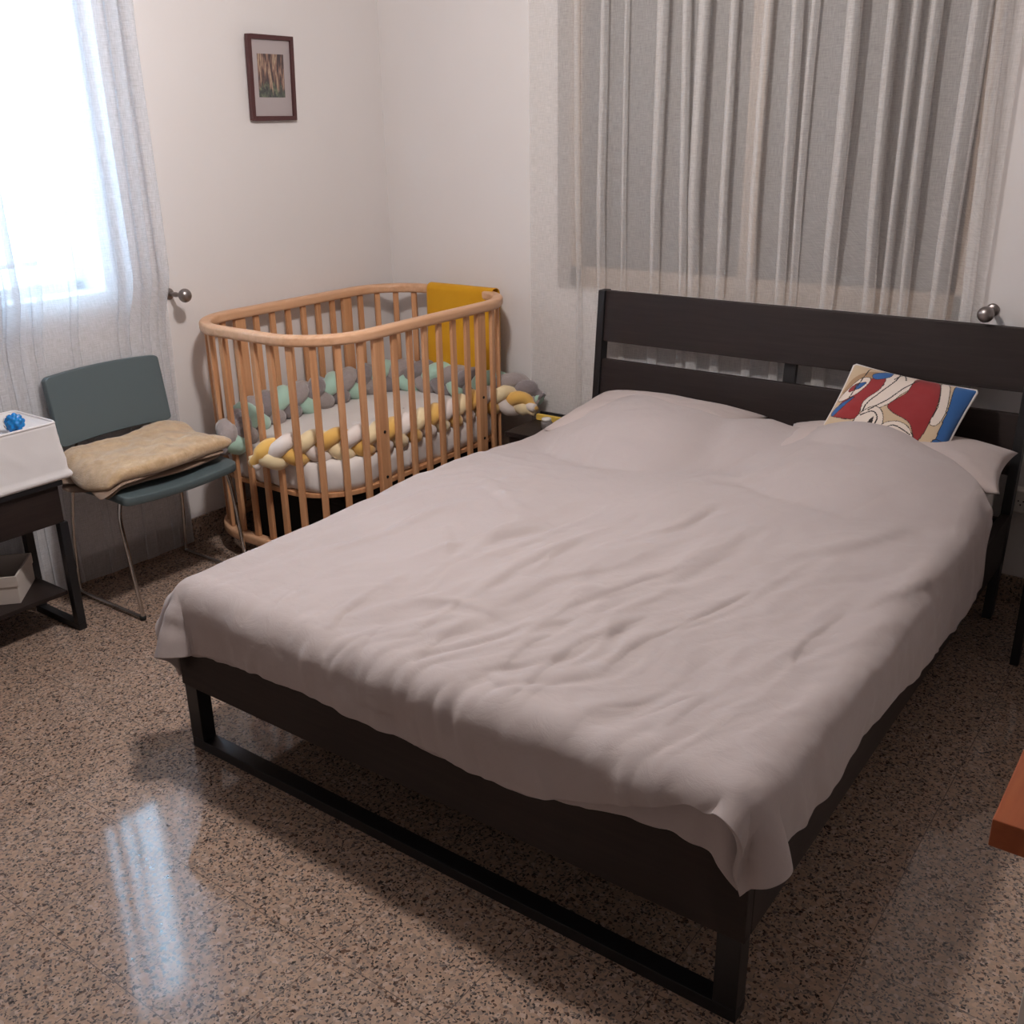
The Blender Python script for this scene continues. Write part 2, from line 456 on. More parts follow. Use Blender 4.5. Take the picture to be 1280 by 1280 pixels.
def soft_box(lo, hi, r, n=(40, 40, 14), bump=0.0, seed=0.0):
    """rounded box as one mesh, slightly uneven"""
    lo = np.array(lo); hi = np.array(hi); c = (lo + hi) / 2; h = (hi - lo) / 2
    bm = bmesh.new(); bmesh.ops.create_cube(bm, size=2)
    bmesh.ops.subdivide_edges(bm, edges=bm.edges, cuts=n[0] // 2 * 2 // 4 + 6, use_grid_fill=True)
    for v in bm.verts:
        p = np.array(v.co) * h
        # pull the subdivision towards the edges so the rounding is smooth
        q = np.clip(p, -(h - r), h - r); d = p - q; L = np.linalg.norm(d)
        if L > 1e-9: p = q + d / L * r
        v.co = (p + c).tolist()
    return bm

bm = soft_box((BX0 + 0.034, BYF + 0.034, 0.297), (BX1 - 0.034, -0.172, 0.50), 0.05)
tag(obj('mattress', bm, MT['sheet'], smooth=True), 'white mattress under the pink duvet on the dark bed', 'mattress')

# ------------------------------------------------------------------ pillows, cushion
def pillow(name, cx, cy, z0, lx, ly, h, m, rot=None, n=64, pinch=0.06, seed=1.0, thing_=True, wr=0.006):
    """a stuffed pillow: two domed faces meeting in a seam, corners drawn out; returns (P array loop, transform)"""
    u = np.linspace(-1, 1, n)
    U, V = np.meshgrid(u, u)
    e = (np.clip(1 - np.abs(U) ** 2.4, 0, 1) * np.clip(1 - np.abs(V) ** 2.4, 0, 1)) ** 0.48
    X = U * (1 - pinch * (1 - V ** 2) * np.abs(U) ** 2) * lx / 2
    Y = V * (1 - pinch * (1 - U ** 2) * np.abs(V) ** 2) * ly / 2
    nz = fbm(np.stack([U * 2.2 + seed, V * 2.2, U * 0 + seed], -1), 3) - 0.5
    cr = np.abs(fbm(np.stack([U * 4 + seed, V * 4 + 5, U * 0 + seed], -1), 2) - 0.5)
    out = []
    for s, hh in ((1, h), (-1, h * 0.75)):
        Z = s * e * hh / 2 + e * (nz * 0.02 - cr * wr * 2) * s
        out.append(np.stack([X, Y, Z], -1))
    return out

def pillow_obj(name, out, m, mtx, parent=None):
    n = out[0].shape[0]
    top, bot = out
    nn = n * n
    idx = np.arange(nn).reshape(n, n)
    border = np.zeros((n, n), bool); border[0] = border[-1] = True; border[:, 0] = border[:, -1] = True
    bidx = idx + nn; bidx = np.where(border, idx, bidx)
    q1 = np.stack([idx[:-1, :-1], idx[:-1, 1:], idx[1:, 1:], idx[1:, :-1]], -1).reshape(-1, 4)
    q2 = np.stack([bidx[:-1, :-1], bidx[1:, :-1], bidx[1:, 1:], bidx[:-1, 1:]], -1).reshape(-1, 4)
    V = np.concatenate([top.reshape(-1, 3), bot.reshape(-1, 3)])
    me = bpy.data.meshes.new(name)
    used = np.zeros(2 * nn, bool); used[q1] = True; used[q2] = True
    remap = np.cumsum(used) - 1
    VV = [tuple(mtx @ Vector(p)) for p in V[used]]
    me.from_pydata(VV, [], np.concatenate([remap[q1], remap[q2]]).tolist())
    for x in (m if isinstance(m, (list, tuple)) else [m]): me.materials.append(x)
    me.polygons.foreach_set('use_smooth', [True] * len(me.polygons))
    o = bpy.data.objects.new(name, me); C.objects.link(o)
    if parent: o.parent = parent; o.matrix_parent_inverse = Matrix.Translation(-Vector(parent.location))
    return o, len(q1), me

PL = Matrix.Translation((1.67, -0.385, 0.566)) @ Matrix.Rotation(math.radians(6), 4, 'X')
o, _, _ = pillow_obj('pillow', pillow('pillow', 0, 0, 0, 0.70, 0.46, 0.16, None, seed=3.1), MT['pillowcase'], PL)
tag(o, 'pink pillow half hidden under the duvet at the left of the headboard', 'pillow', 'bed pillows')
PR = Matrix.Translation((2.522, -0.365, 0.585)) @ Matrix.Rotation(math.radians(4), 4, 'X') @ Matrix.Rotation(math.radians(4), 4, 'Z')
o, _, _ = pillow_obj('pillow', pillow('pillow', 0, 0, 0, 0.74, 0.37, 0.15, None, seed=9.7), MT['pillowcase'], PR)
tag(o, 'pink pillow with a pointed corner under the patterned cushion', 'pillow', 'bed pillows')

# patterned cushion: colour fields with dark outlines, set per face on a fine mesh
cu = thing('cushion', 'cushion with red, blue, beige and white swirling shapes by the headboard', 'cushion', (2.50, -0.26, 0.66))
fields = []
def smooth_poly(pts, n=6): return np.array([(p.x, p.y) for p in catmull([(a, b, 0) for a, b in pts], n, True)])
# cushion-face coordinates: u 0..1 left to right, v 0 (top edge) .. 1 (bottom edge)
BEIGE, WHITE_, RED, BLUE, TAN, BLACK = 0, 1, 2, 3, 4, 5
def F(c, pts, outline=True): fields.append((c, smooth_poly(pts), outline))
F(TAN, [(0.06, 0.20), (0.14, 0.10), (0.24, 0.06), (0.27, 0.12), (0.16, 0.20), (0.08, 0.34), (0.03, 0.34)], False)
F(WHITE_, [(0.30, -0.05), (0.62, -0.05), (0.60, 0.10), (0.52, 0.26), (0.46, 0.40), (0.34, 0.52), (0.26, 0.50), (0.27, 0.42), (0.33, 0.20)])
F(RED, [(0.20, 0.20), (0.32, 0.12), (0.34, 0.26), (0.27, 0.42), (0.27, 0.60), (0.06, 0.60), (0.07, 0.50)])
F(RED, [(0.56, 0.05), (0.66, 0.00), (0.74, 0.06), (0.80, 0.26), (0.81, 0.44), (0.79, 0.66), (0.68, 0.52), (0.52, 0.46), (0.47, 0.40), (0.55, 0.24)])
F(WHITE_, [(0.74, 0.02), (0.80, 0.03), (0.86, 0.20), (0.89, 0.36), (0.87, 0.46), (0.82, 0.46), (0.82, 0.30), (0.78, 0.14)])
F(BLUE, [(0.85, -0.05), (1.05, -0.05), (1.05, 0.62), (0.93, 0.62), (0.90, 0.30)])
F(BLUE, [(0.90, 0.60), (0.97, 0.60), (0.95, 0.80), (0.91, 0.74)])
F(BLUE, [(0.22, 0.10), (0.34, 0.02), (0.35, 0.10), (0.26, 0.16)])
F(WHITE_, [(0.08, 0.30), (0.14, 0.18), (0.21, 0.16), (0.22, 0.24), (0.17, 0.36), (0.08, 0.44), (0.03, 0.42)])
F(RED, [(0.09, 0.30), (0.14, 0.24), (0.15, 0.30), (0.10, 0.34)])
F(BLUE, [(0.14, 0.25), (0.20, 0.22), (0.18, 0.28), (0.14, 0.31)])
F(BLUE, [(0.04, 0.54), (0.14, 0.42), (0.17, 0.40), (0.12, 0.50), (0.06, 0.60)])
F(WHITE_, [(0.28, 0.58), (0.36, 0.46), (0.44, 0.48), (0.49, 0.58), (0.47, 0.70), (0.38, 0.76), (0.28, 0.72)])
F(BLACK, [(0.38, 0.62), (0.405, 0.55), (0.42, 0.62)], False)
F(WHITE_, [(0.50, 0.60), (0.58, 0.54), (0.68, 0.56), (0.76, 0.66), (0.76, 0.78), (0.62, 0.74), (0.52, 0.70)])
F(BLUE, [(0.56, 0.65), (0.64, 0.62), (0.75, 0.70), (0.75, 0.76), (0.64, 0.73)])
F(WHITE_, [(0.78, 0.72), (0.84, 0.72), (0.85, 0.84), (0.79, 0.84)])
lines = [[(0.40, -0.02), (0.42, 0.12), (0.36, 0.30), (0.31, 0.42), (0.30, 0.52)], [(0.16, 0.02), (0.15, 0.20), (0.13, 0.40)], [(0.58, 0.06), (0.50, 0.22), (0.44, 0.36), (0.34, 0.50)],
         [(0.30, 0.56), (0.38, 0.50), (0.44, 0.56), (0.43, 0.66)], [(0.50, 0.66), (0.58, 0.58), (0.72, 0.62)], [(0.49, 0.10), (0.44, 0.02), (0.40, 0.12)]]
lines = [np.array([(p.x, p.y) for p in catmull([(a, b, 0) for a, b in l], 6)]) for l in lines]
NC = 180
outc = pillow('cushion', 0, 0, 0, 0.42, 0.40, 0.115, None, n=NC, pinch=0.05, seed=5.5, wr=0.002)
cm = [mat('cushion_beige', srgb(196, 172, 142), 0.9), mat('cushion_white', srgb(222, 208, 196), 0.9), mat('cushion_red', srgb(138, 36, 38), 0.9),
      mat('cushion_blue', srgb(38, 88, 146), 0.9), mat('cushion_tan', srgb(160, 128, 96), 0.9), mat('cushion_outline', srgb(40, 30, 28), 0.9)]
for m_ in cm: m_.node_tree.nodes['Principled BSDF'].inputs['Sheen Weight'].default_value = 0.2
# cushion local axes: x right, y up the cushion, z out of its face; it leans on the headboard
ctop = Vector((2.522, -0.165, 0.795)); cbot = Vector((2.482, -0.440, 0.550))
ya = (ctop - cbot).normalized(); xa_ = Vector((1, 0.02, 0.012)); xa_ = (xa_ - ya * xa_.dot(ya)).normalized(); za = xa_.cross(ya)
CM = Matrix.Translation((ctop + cbot) / 2) @ Matrix((xa_, ya, za)).transposed().to_4x4()
co_, nq, me = pillow_obj('cushion_cover', outc, cm, CM, cu)
uu = (np.arange(NC - 1) + 0.5) / (NC - 1)
GU, GV = np.meshgrid(uu, 1 - uu)
col = np.zeros(GU.shape, int)
def inside(poly, X, Y):
    r = np.zeros(X.shape, bool); n = len(poly)
    for i in range(n):
        (xa, ya_), (xb, yb) = poly[i], poly[i - 1]
        c = ((ya_ > Y) != (yb > Y)) & (X < (xb - xa) * (Y - ya_) / (yb - ya_ + 1e-12) + xa)
        r ^= c
    return r
def segdist(poly, X, Y, closed=True):
    d = np.full(X.shape, 9.0); n = len(poly)
    for i in range(0 if closed else 1, n):
        a, b = poly[i - 1], poly[i]; ab = b - a; L = (ab ** 2).sum() + 1e-12
        t_ = np.clip(((X - a[0]) * ab[0] + (Y - a[1]) * ab[1]) / L, 0, 1)
        d = np.minimum(d, np.hypot(X - a[0] - t_ * ab[0], Y - a[1] - t_ * ab[1]))
    return d
for c, poly, ol in fields:
    if ol: col[segdist(poly, GU, GV) < 0.006] = BLACK
    col[inside(poly, GU, GV)] = c
for l in lines: col[segdist(l, GU, GV, False) < 0.005] = BLACK
mi = np.zeros(len(me.polygons), dtype=np.int32); mi[:nq] = col.ravel()
mi[nq:] = WHITE_
me.polygons.foreach_set('material_index', mi)
pp = []
for s, tt in ((0, 1), (1, 1), (2, 1), (3, 1)):
    pass
edge = np.concatenate([outc[0][0, :-1], outc[0][:-1, -1], outc[0][-1, :0:-1], outc[0][:0:-1, 0]])[::6]
bm = bmesh.new(); tube(bm, [CM @ Vector(p) for p in edge], 0.0045, 6, closed=True)
obj('piping', bm, MT['sheet'], cu, True)

# ------------------------------------------------------------------ duvet: draped by a small cloth solver
DX0, DX1, DYF, DZ = BX0 + 0.02, BX1 + 0.006, BYF - 0.016, 0.515
def bump2(x, y, cx, cy, rx, ry, h, p=2.0):
    q = np.clip(1 - (np.abs((x - cx) / rx) ** p + np.abs((y - cy) / ry) ** p), 0, 1)
    return h * q ** 1.2
def top_h(x, y):
    h = np.zeros_like(x)
    h = np.maximum(h, bump2(x, y, 1.68, -0.32, 0.45, 0.55, 0.150, 2.2))
    h = np.maximum(h, bump2(x, y, 2.52, -0.38, 0.48, 0.52, 0.140, 2.2))
    h = np.maximum(h, bump2(x, y, 2.48, -0.36, 0.34, 0.34, 0.180, 2.2))
    h = np.maximum(h, bump2(x, y, 2.08, -0.30, 0.40, 0.40, 0.105, 2.2))
    h = h + 0.018 * np.exp(-((x - 2.15) / 0.6) ** 2 - ((y + 0.95) / 0.25) ** 2)
    h = h + 0.012 * np.sin(x * 5.1 + 1.0) * np.sin(y * 4.3) + 0.010 * np.sin(x * 2.2 - y * 3.1)
    return h
def collide(P, off=0.0):
    """pushes points out of the bed (rounded box with a bumpy top) by 'off'"""
    r = 0.055
    x, y, z = P[..., 0], P[..., 1], P[..., 2]
    top = DZ + top_h(x, y)
    lo = np.array([DX0 + r, DYF + r]); hi = np.array([DX1 - r, 0.5])
    qx = np.clip(x, lo[0], hi[0]); qy = np.clip(y, lo[1], hi[1])
    qz = np.clip(z, 0.05, None); qz = np.minimum(qz, top - r)
    d = np.stack([x - qx, y - qy, z - qz], -1); L = np.linalg.norm(d, axis=-1)
    hit = L < r + off
    inside_ = L < 1e-6
    d[inside_] = (0, 0, 1); Ls = np.where(inside_, 1, L)
    tgt = np.stack([qx, qy, qz], -1) + d / Ls[..., None] * (r + off)
    tgt[..., 2] = np.where(inside_, top + off, tgt[..., 2])
    P[hit] = tgt[hit]
    P[..., 2] = np.maximum(P[..., 2], 0.02)
    return hit

def drape(nu, nv, rest, pin=None, off=0.0, steps=130, iters=18):
    """rest: (nv, nu, 2) flat cloth; returns the settled (nv, nu, 3)"""
    P = np.concatenate([rest, np.zeros((nv, nu, 1))], -1).astype(float)
    P[..., 2] = DZ + top_h(P[..., 0], P[..., 1]) + 0.03 + off
    P[..., 2] += 0.002 * vnoise(P * 9)
    if pin is not None: P[pin, 2] -= 0.055
    R3 = np.concatenate([rest, np.zeros((nv, nu, 1))], -1)
    V = np.zeros_like(P)
    cons = []
    def add(di, dj, k):
        a = np.array([(i, j) for i in range(nv) for j in range(nu) if 0 <= i + di < nv and 0 <= j + dj < nu])
        par = (a[:, 0] // max(di, 1) if di else a[:, 1] // max(abs(dj), 1)) % 2
        for q in (0, 1):
            s = a[par == q]
            I = s[:, 0] * nu + s[:, 1]; J = (s[:, 0] + di) * nu + s[:, 1] + dj
            L = np.linalg.norm(R3.reshape(-1, 3)[I] - R3.reshape(-1, 3)[J], axis=1)
            cons.append((I, J, L, k))
    add(0, 1, 1.0); add(1, 0, 1.0); add(1, 1, 0.35); add(1, -1, 0.35); add(0, 2, 0.12); add(2, 0, 0.12)
    X = P.reshape(-1, 3)
    pinned = None if pin is None else pin.reshape(-1)
    Xpin = X.copy()
    for st in range(steps):
        old = X.copy()
        v = V.reshape(-1, 3) * 0.90; v[:, 2] -= 0.0007
        X += v
        for it in range(iters):
            for I, J, L, k in cons:
                d = X[J] - X[I]; l = np.linalg.norm(d, axis=1) + 1e-9
                c = (d * ((l - L) / l * 0.5 * k)[:, None])
                X[I] += c; X[J] -= c
            if pinned is not None: X[pinned] = Xpin[pinned]
            if it % 3 == 2: collide(X, off)
        hit = collide(X, off)
        mv = X - old
        mv[hit, :2] *= 0.25
        X[hit, :2] = old[hit, :2] + mv[hit, :2]
        V = (X - old).reshape(nv, nu, 3)
    return X.reshape(nv, nu, 3)

NU, NV = 96, 108
tu = np.linspace(0, 1, NU); tv = np.linspace(0, 1, NV)
def lerp_tab(tab, q):
    return np.interp(q, [a for a, _ in tab], [b for _, b in tab])
rest = np.zeros((NV, NU, 2))
for i, v in enumerate(tv):
    for j, u in enumerate(tu):
        rest[i, j] = (u, v)
# head edge (y) by x, foot hang by x, right hang by y
HEAD = [(0.9, -0.26), (1.3, -0.26), (1.5, -0.30), (1.75, -0.40), (1.95, -0.38), (2.1, -0.31), (2.35, -0.36), (2.6, -0.39), (2.72, -0.43), (2.8, -0.48), (2.88, -0.56), (3.1, -0.62)]
FOOT = [(0.9, 0.175), (1.15, 0.165), (1.226, 0.15), (1.4, 0.122), (1.6, 0.105), (1.8, 0.100), (2.1, 0.115), (2.39, 0.13), (2.55, 0.09), (2.68, 0.035), (2.76, 0.01), (2.84, 0.02), (2.9, 0.065), (3.2, 0.10)]
RIGHT = [(-2.6, 0.09), (-2.2, 0.11), (-2.0, 0.12), (-1.67, 0.10), (-1.3, 0.14), (-1.0, 0.175), (-0.54, 0.24), (-0.3, 0.24)]
xl = DX0 - 0.115
for i, v in enumerate(tv):
    yy = -0.40 + (DYF - 0.15 + 0.40) * v
    xr = DX1 + lerp_tab(RIGHT, yy)
    for j, u in enumerate(tu):
        x = xl + (xr - xl) * u
        ye = DYF - lerp_tab(FOOT, x); yh = lerp_tab(HEAD, x)
        rest[i, j] = (x, yh + (ye - yh) * v)
D = drape(NU, NV, rest)
K = 5
D = upsample(D, K)
RU = upsample(np.concatenate([rest, np.zeros((NV, NU, 1))], -1), K)
N_ = normals(D)
if N_[D.shape[0] // 2, D.shape[1] // 2, 2] < 0: N_ = -N_
# creases: curves lying on the duvet, each a soft ridge with a hollow beside it
WR = [[[1.85,-2.07,0.53],[1.82,-1.82,0.53],[1.81,-1.62,0.53],[1.79,-1.34,0.53]],[[1.98,-2.0,0.53],[1.99,-1.85,0.53],[1.98,-1.66,0.53],[2.02,-1.38,0.53],[2.07,-1.12,0.53]],[[2.06,-1.94,0.53],[2.04,-1.85,0.53],[2.08,-1.73,0.53],[2.13,-1.64,0.53],[2.19,-1.51,0.53],[2.23,-1.34,0.53],[2.32,-1.12,0.53]],[[2.17,-1.76,0.53],[2.23,-1.67,0.53]],[[2.3,-2.27,0.45],[2.33,-2.2,0.53],[2.32,-2.08,0.53],[2.32,-1.94,0.53],[2.36,-1.8,0.53],[2.44,-1.62,0.53]],[[2.1,-2.27,0.49],[2.07,-2.2,0.53],[2.05,-2.08,0.53],[2.07,-1.96,0.53]],[[2.38,-2.27,0.53],[2.36,-2.17,0.53],[2.37,-2.1,0.53],[2.42,-2.03,0.53]],[[2.49,-2.27,0.54],[2.5,-2.15,0.53],[2.55,-2.07,0.53],[2.58,-1.98,0.53]],[[2.43,-2.03,0.53],[2.42,-1.86,0.53],[2.48,-1.64,0.53]],[[2.58,-2.13,0.53],[2.61,-2.02,0.53],[2.65,-1.94,0.53]],[[2.65,-2.16,0.53],[2.65,-2.06,0.53],[2.65,-1.95,0.53]],[[2.23,-2.15,0.53],[2.29,-2.19,0.53]],[[1.86,-2.02,0.53],[1.95,-1.96,0.53],[2.06,-1.94,0.53],[2.14,-1.94,0.53]],[[1.81,-1.81,0.53],[1.74,-1.69,0.53],[1.62,-1.56,0.53]],[[1.45,-1.2,0.53],[1.6,-1.26,0.53],[1.74,-1.36,0.53]],[[1.99,-2.15,0.53],[1.99,-2.01,0.53],[1.98,-1.93,0.53]],[[2.19,-1.84,0.53],[2.23,-1.72,0.53],[2.28,-1.56,0.53],[2.33,-1.44,0.53],[2.39,-1.09,0.53]],[[2.25,-2.14,0.53],[2.23,-2.02,0.53],[2.25,-1.93,0.53]],[[2.46,-1.69,0.53],[2.49,-1.59,0.53],[2.54,-1.45,0.53]],[[1.81,-1.62,0.53],[1.83,-1.5,0.53],[1.88,-1.38,0.53]],[[2.35,-1.91,0.53],[2.35,-1.78,0.53],[2.38,-1.71,0.53]],[[1.78,-1.99,0.53],[1.77,-1.88,0.53]],[[2.21,-2.0,0.53],[2.21,-1.92,0.53],[2.25,-1.83,0.53],[2.27,-1.7,0.53]],[[2.14,-1.32,0.53],[2.2,-1.18,0.53],[2.21,-0.99,0.53]],[[1.74,-2.27,0.39],[1.76,-2.27,0.43],[1.81,-2.27,0.49],[1.82,-2.24,0.53]],[[1.9,-2.27,0.55],[1.95,-2.27,0.52],[2.03,-2.27,0.49]],[[1.62,-2.19,0.53],[1.58,-2.1,0.53]],[[1.8,-2.19,0.53],[1.77,-2.12,0.53],[1.76,-1.97,0.53]],[[1.25,-2.27,0.43],[1.36,-2.27,0.45],[1.47,-2.27,0.45],[1.58,-2.27,0.45],[1.68,-2.27,0.43]],[[1.93,-2.24,0.53],[1.9,-2.16,0.53],[1.9,-2.12,0.53]],[[2.0,-2.27,0.34],[2.0,-2.27,0.45],[2.03,-2.27,0.53]],[[1.66,-2.27,0.38],[1.7,-2.27,0.45]],[[1.44,-2.27,0.54],[1.47,-2.27,0.53],[1.54,-2.27,0.54]],[[1.74,-2.22,0.53],[1.72,-2.16,0.53],[1.72,-2.07,0.53]],[[2.56,0.21,0.53],[2.43,-0.12,0.53],[2.25,-0.4,0.53],[2.14,-0.63,0.53]],[[2.77,-0.11,0.53],[2.71,-0.35,0.53],[2.54,-0.55,0.53]],[[2.89,-0.41,0.53],[2.8,-0.55,0.53],[2.67,-0.72,0.53],[2.55,-0.95,0.53]],[[1.4,-0.62,0.53],[1.72,-0.58,0.53],[1.96,-0.43,0.53],[2.43,-0.28,0.53]],[[2.07,-0.77,0.53],[2.27,-0.73,0.53],[2.41,-0.55,0.53]],[[2.83,-0.17,0.53],[2.9,-0.57,0.53],[2.92,-0.49,0.35]],[[2.89,-1.12,0.53],[2.92,-1.12,0.38]],[[2.79,-1.41,0.53],[2.85,-1.21,0.53],[2.9,-0.93,0.53]],[[2.49,-1.27,0.53],[2.65,-1.09,0.53],[2.76,-0.81,0.53]],[[2.76,-1.76,0.53],[2.73,-1.65,0.53],[2.76,-1.43,0.53]],[[2.5,-2.27,0.41],[2.77,-2.27,0.51]],[[2.92,-1.73,0.42],[2.92,-1.54,0.46]]]
rw = random.Random(4)
disp = np.zeros(D.shape[:2])
for l in WR:
    pts = catmull(l, 6) if len(l) > 2 else [Vector(l[0]).lerp(Vector(l[1]), k_ / 6) for k_ in range(7)]
    A = np.array([tuple(p) for p in pts])
    lo_ = A.min(0) - 0.1; hi_ = A.max(0) + 0.1
    sel = ((D > lo_) & (D < hi_)).all(-1)
    Q = D[sel]
    if not len(Q): continue
    best = np.full(len(Q), 9.0); side = np.zeros(len(Q)); tpos = np.zeros(len(Q))
    for k_ in range(len(A) - 1):
        ab = A[k_ + 1] - A[k_]; L = (ab ** 2).sum() + 1e-12
        t_ = np.clip(((Q - A[k_]) @ ab) / L, 0, 1)
        dv = Q - A[k_] - t_[:, None] * ab
        d = np.linalg.norm(dv, axis=1)
        s = np.sign(ab[0] * dv[:, 1] - ab[1] * dv[:, 0])
        up = d < best
        best[up] = d[up]; side[up] = s[up]; tpos[up] = (k_ + t_[up]) / (len(A) - 1)
    env = np.sin(np.pi * np.clip(tpos, 0, 1)) ** 0.8
    h = rw.uniform(0.006, 0.011); wd = rw.uniform(0.015, 0.024)
    sd = best * side
    flank = np.where(sd < 0, np.exp(-(sd / (wd * 0.75)) ** 2), np.exp(-(sd / (wd * 1.8)) ** 2))
    disp[sel] += env * h * (flank - 0.30 * np.exp(-((sd + wd * 1.9) / wd) ** 2))
# finer, fainter wrinkles running mostly one way, as the cloth is pulled from the foot corner
q = D.copy()
wob = fbm(np.stack([q[..., 0] * 2.1, q[..., 1] * 2.1, q[..., 2] * 2], -1), 2) * 0.34
def strands_(deg, fa, fb_, off):
    an = math.radians(deg)
    a_ = q[..., 0] * math.cos(an) + q[..., 1] * math.sin(an); b_ = -q[..., 0] * math.sin(an) + q[..., 1] * math.cos(an)
    nn = fbm(np.stack([a_ * fa + off, (b_ + wob) * fb_, q[..., 2] * 5 + off], -1), 2)
    return np.clip(1 - np.abs(2 * nn - 1) * 1.25, 0, 1) ** 2.2
foot_ = np.clip((-0.75 - q[..., 1]) / 0.7, 0, 1)
patch = np.clip(fbm(np.stack([q[..., 0] * 1.9 + 4, q[..., 1] * 1.9, q[..., 2]], -1), 2) * 3.0 - 0.95, 0, 1)
disp += strands_(80, 2.2, 13, 0.0) * 0.0110 * foot_ * (0.25 + patch)
disp += strands_(8, 2.2, 12, 5.0) * 0.0060 * (1 - foot_) * (0.2 + patch)
disp += strands_(60, 3.5, 26, 9.0) * 0.0022
side_ = np.clip((0.49 - q[..., 2]) / 0.10, 0, 1)
along = np.where(q[..., 1] < DYF + 0.06, q[..., 0], q[..., 1])
fv = fbm(np.stack([along * 7.0 + q[..., 2] * 2.5, q[..., 2] * 1.5 + 2.0, along * 0 + 8.0], -1), 3)
disp += side_ * ((1 - np.abs(2 * fv - 1)) ** 2 * 0.016 - 0.006)
n2 = fbm(q * np.array([7.0, 7.0, 7.0]) + 3.3, 3)
disp += (n2 - 0.5) * 0.010
for _k in range(3):
    disp[1:-1] = (disp[:-2] + 2 * disp[1:-1] + disp[2:]) / 4; disp[:, 1:-1] = (disp[:, :-2] + 2 * disp[:, 1:-1] + disp[:, 2:]) / 4
D = D + N_ * disp[..., None]
dv_ = grid_mesh('duvet', D, MT['duvet'])
md = dv_.modifiers.new('thickness', 'SOLIDIFY'); md.thickness = 0.010; md.offset = -1.0
tag(dv_, 'wrinkled dusty pink duvet spread over the double bed', 'duvet')
# the duvet cover's lower layer, peeping out below the hem along the foot
nu2, nv2 = 84, 24
rest2 = np.zeros((nv2, nu2, 2)); pin2 = np.zeros((nv2, nu2), bool); pin2[0] = True
F2 = [(1.2, 0.165), (1.4, 0.138), (1.6, 0.118), (1.8, 0.115), (2.1, 0.128), (2.3, 0.138), (2.5, 0.12), (2.62, 0.095), (2.75, 0.085), (2.82, 0.10), (2.88, 0.16), (3.0, 0.20)]
for i in range(nv2):
    for j in range(nu2):
        x = 1.262 + (2.872 - 1.262) * j / (nu2 - 1)
        ye = DYF - lerp_tab(F2, x); ys = -2.02
        rest2[i, j] = (x, ys + (ye - ys) * i / (nv2 - 1))
D2 = upsample(drape(nu2, nv2, rest2, pin2, -0.009, steps=90), 3)
N2 = normals(D2)
N2 *= np.where(N2[D2.shape[0] // 4, D2.shape[1] // 2, 2] < 0, -1, 1)
D2 = D2 + N2 * ((fbm(D2 * 14, 3) - 0.5) * 0.012)[..., None]
ll = grid_mesh('lower_layer', D2, MT['duvet'], dv_)
md = ll.modifiers.new('thickness', 'SOLIDIFY'); md.thickness = 0.004; md.offset = -1.0
# ------------------------------------------------------------------ crib
KX0, KX1, KY0, KY1, KR = 0.05, 0.82, -1.255, -0.055, 0.25
crib = thing('crib', 'beech wood baby crib with rounded corners and vertical slats by the corner', 'crib', ((KX0 + KX1) / 2, (KY0 + KY1) / 2, 0))
def rr_path(x0, x1, y0, y1, r, n=12):
    out = []
    for cx, cy, a in ((x1 - r, y0 + r, -90), (x1 - r, y1 - r, 0), (x0 + r, y1 - r, 90), (x0 + r, y0 + r, 180)):
        for k in range(n + 1):
            t_ = math.radians(a + 90 * k / n); out.append((cx + r * math.cos(t_), cy + r * math.sin(t_)))
    return out
def ring_rail(z0, z1, wd, prof=None):
    """closed rail of rounded-rectangle plan; rounded upper and lower edges"""
    bm = bmesh.new(); h = wd / 2; e = min(0.012, (z1 - z0) * 0.4)
    sec = []
    for (ox, oz, a0) in ((h - e, z1 - e, 0), (-h + e, z1 - e, 90), (-h + e, z0 + e, 180), (h - e, z0 + e, 270)):
        for k in range(5):
            t_ = math.radians(a0 + 90 * k / 4); sec.append((ox + e * math.cos(t_), oz + e * math.sin(t_)))
    rings = []
    for ox, oz in sec:
        rings.append([bm.verts.new((x, y, oz)) for x, y in rr_path(KX0 - ox, KX1 + ox, KY0 - ox, KY1 + ox, KR + ox)])
    n = len(rings[0])
    for i in range(len(rings)):
        a, b = rings[i], rings[(i + 1) % len(rings)]
        for k in range(n): bm.faces.new((a[k], a[(k + 1) % n], b[(k + 1) % n], b[k]))
    return bm
obj('top_rail', ring_rail(0.897, 0.937, 0.046), MT['beech_y'], crib, True)
obj('bottom_rail', ring_rail(0.075, 0.115, 0.046), MT['beech_y'], crib, True)
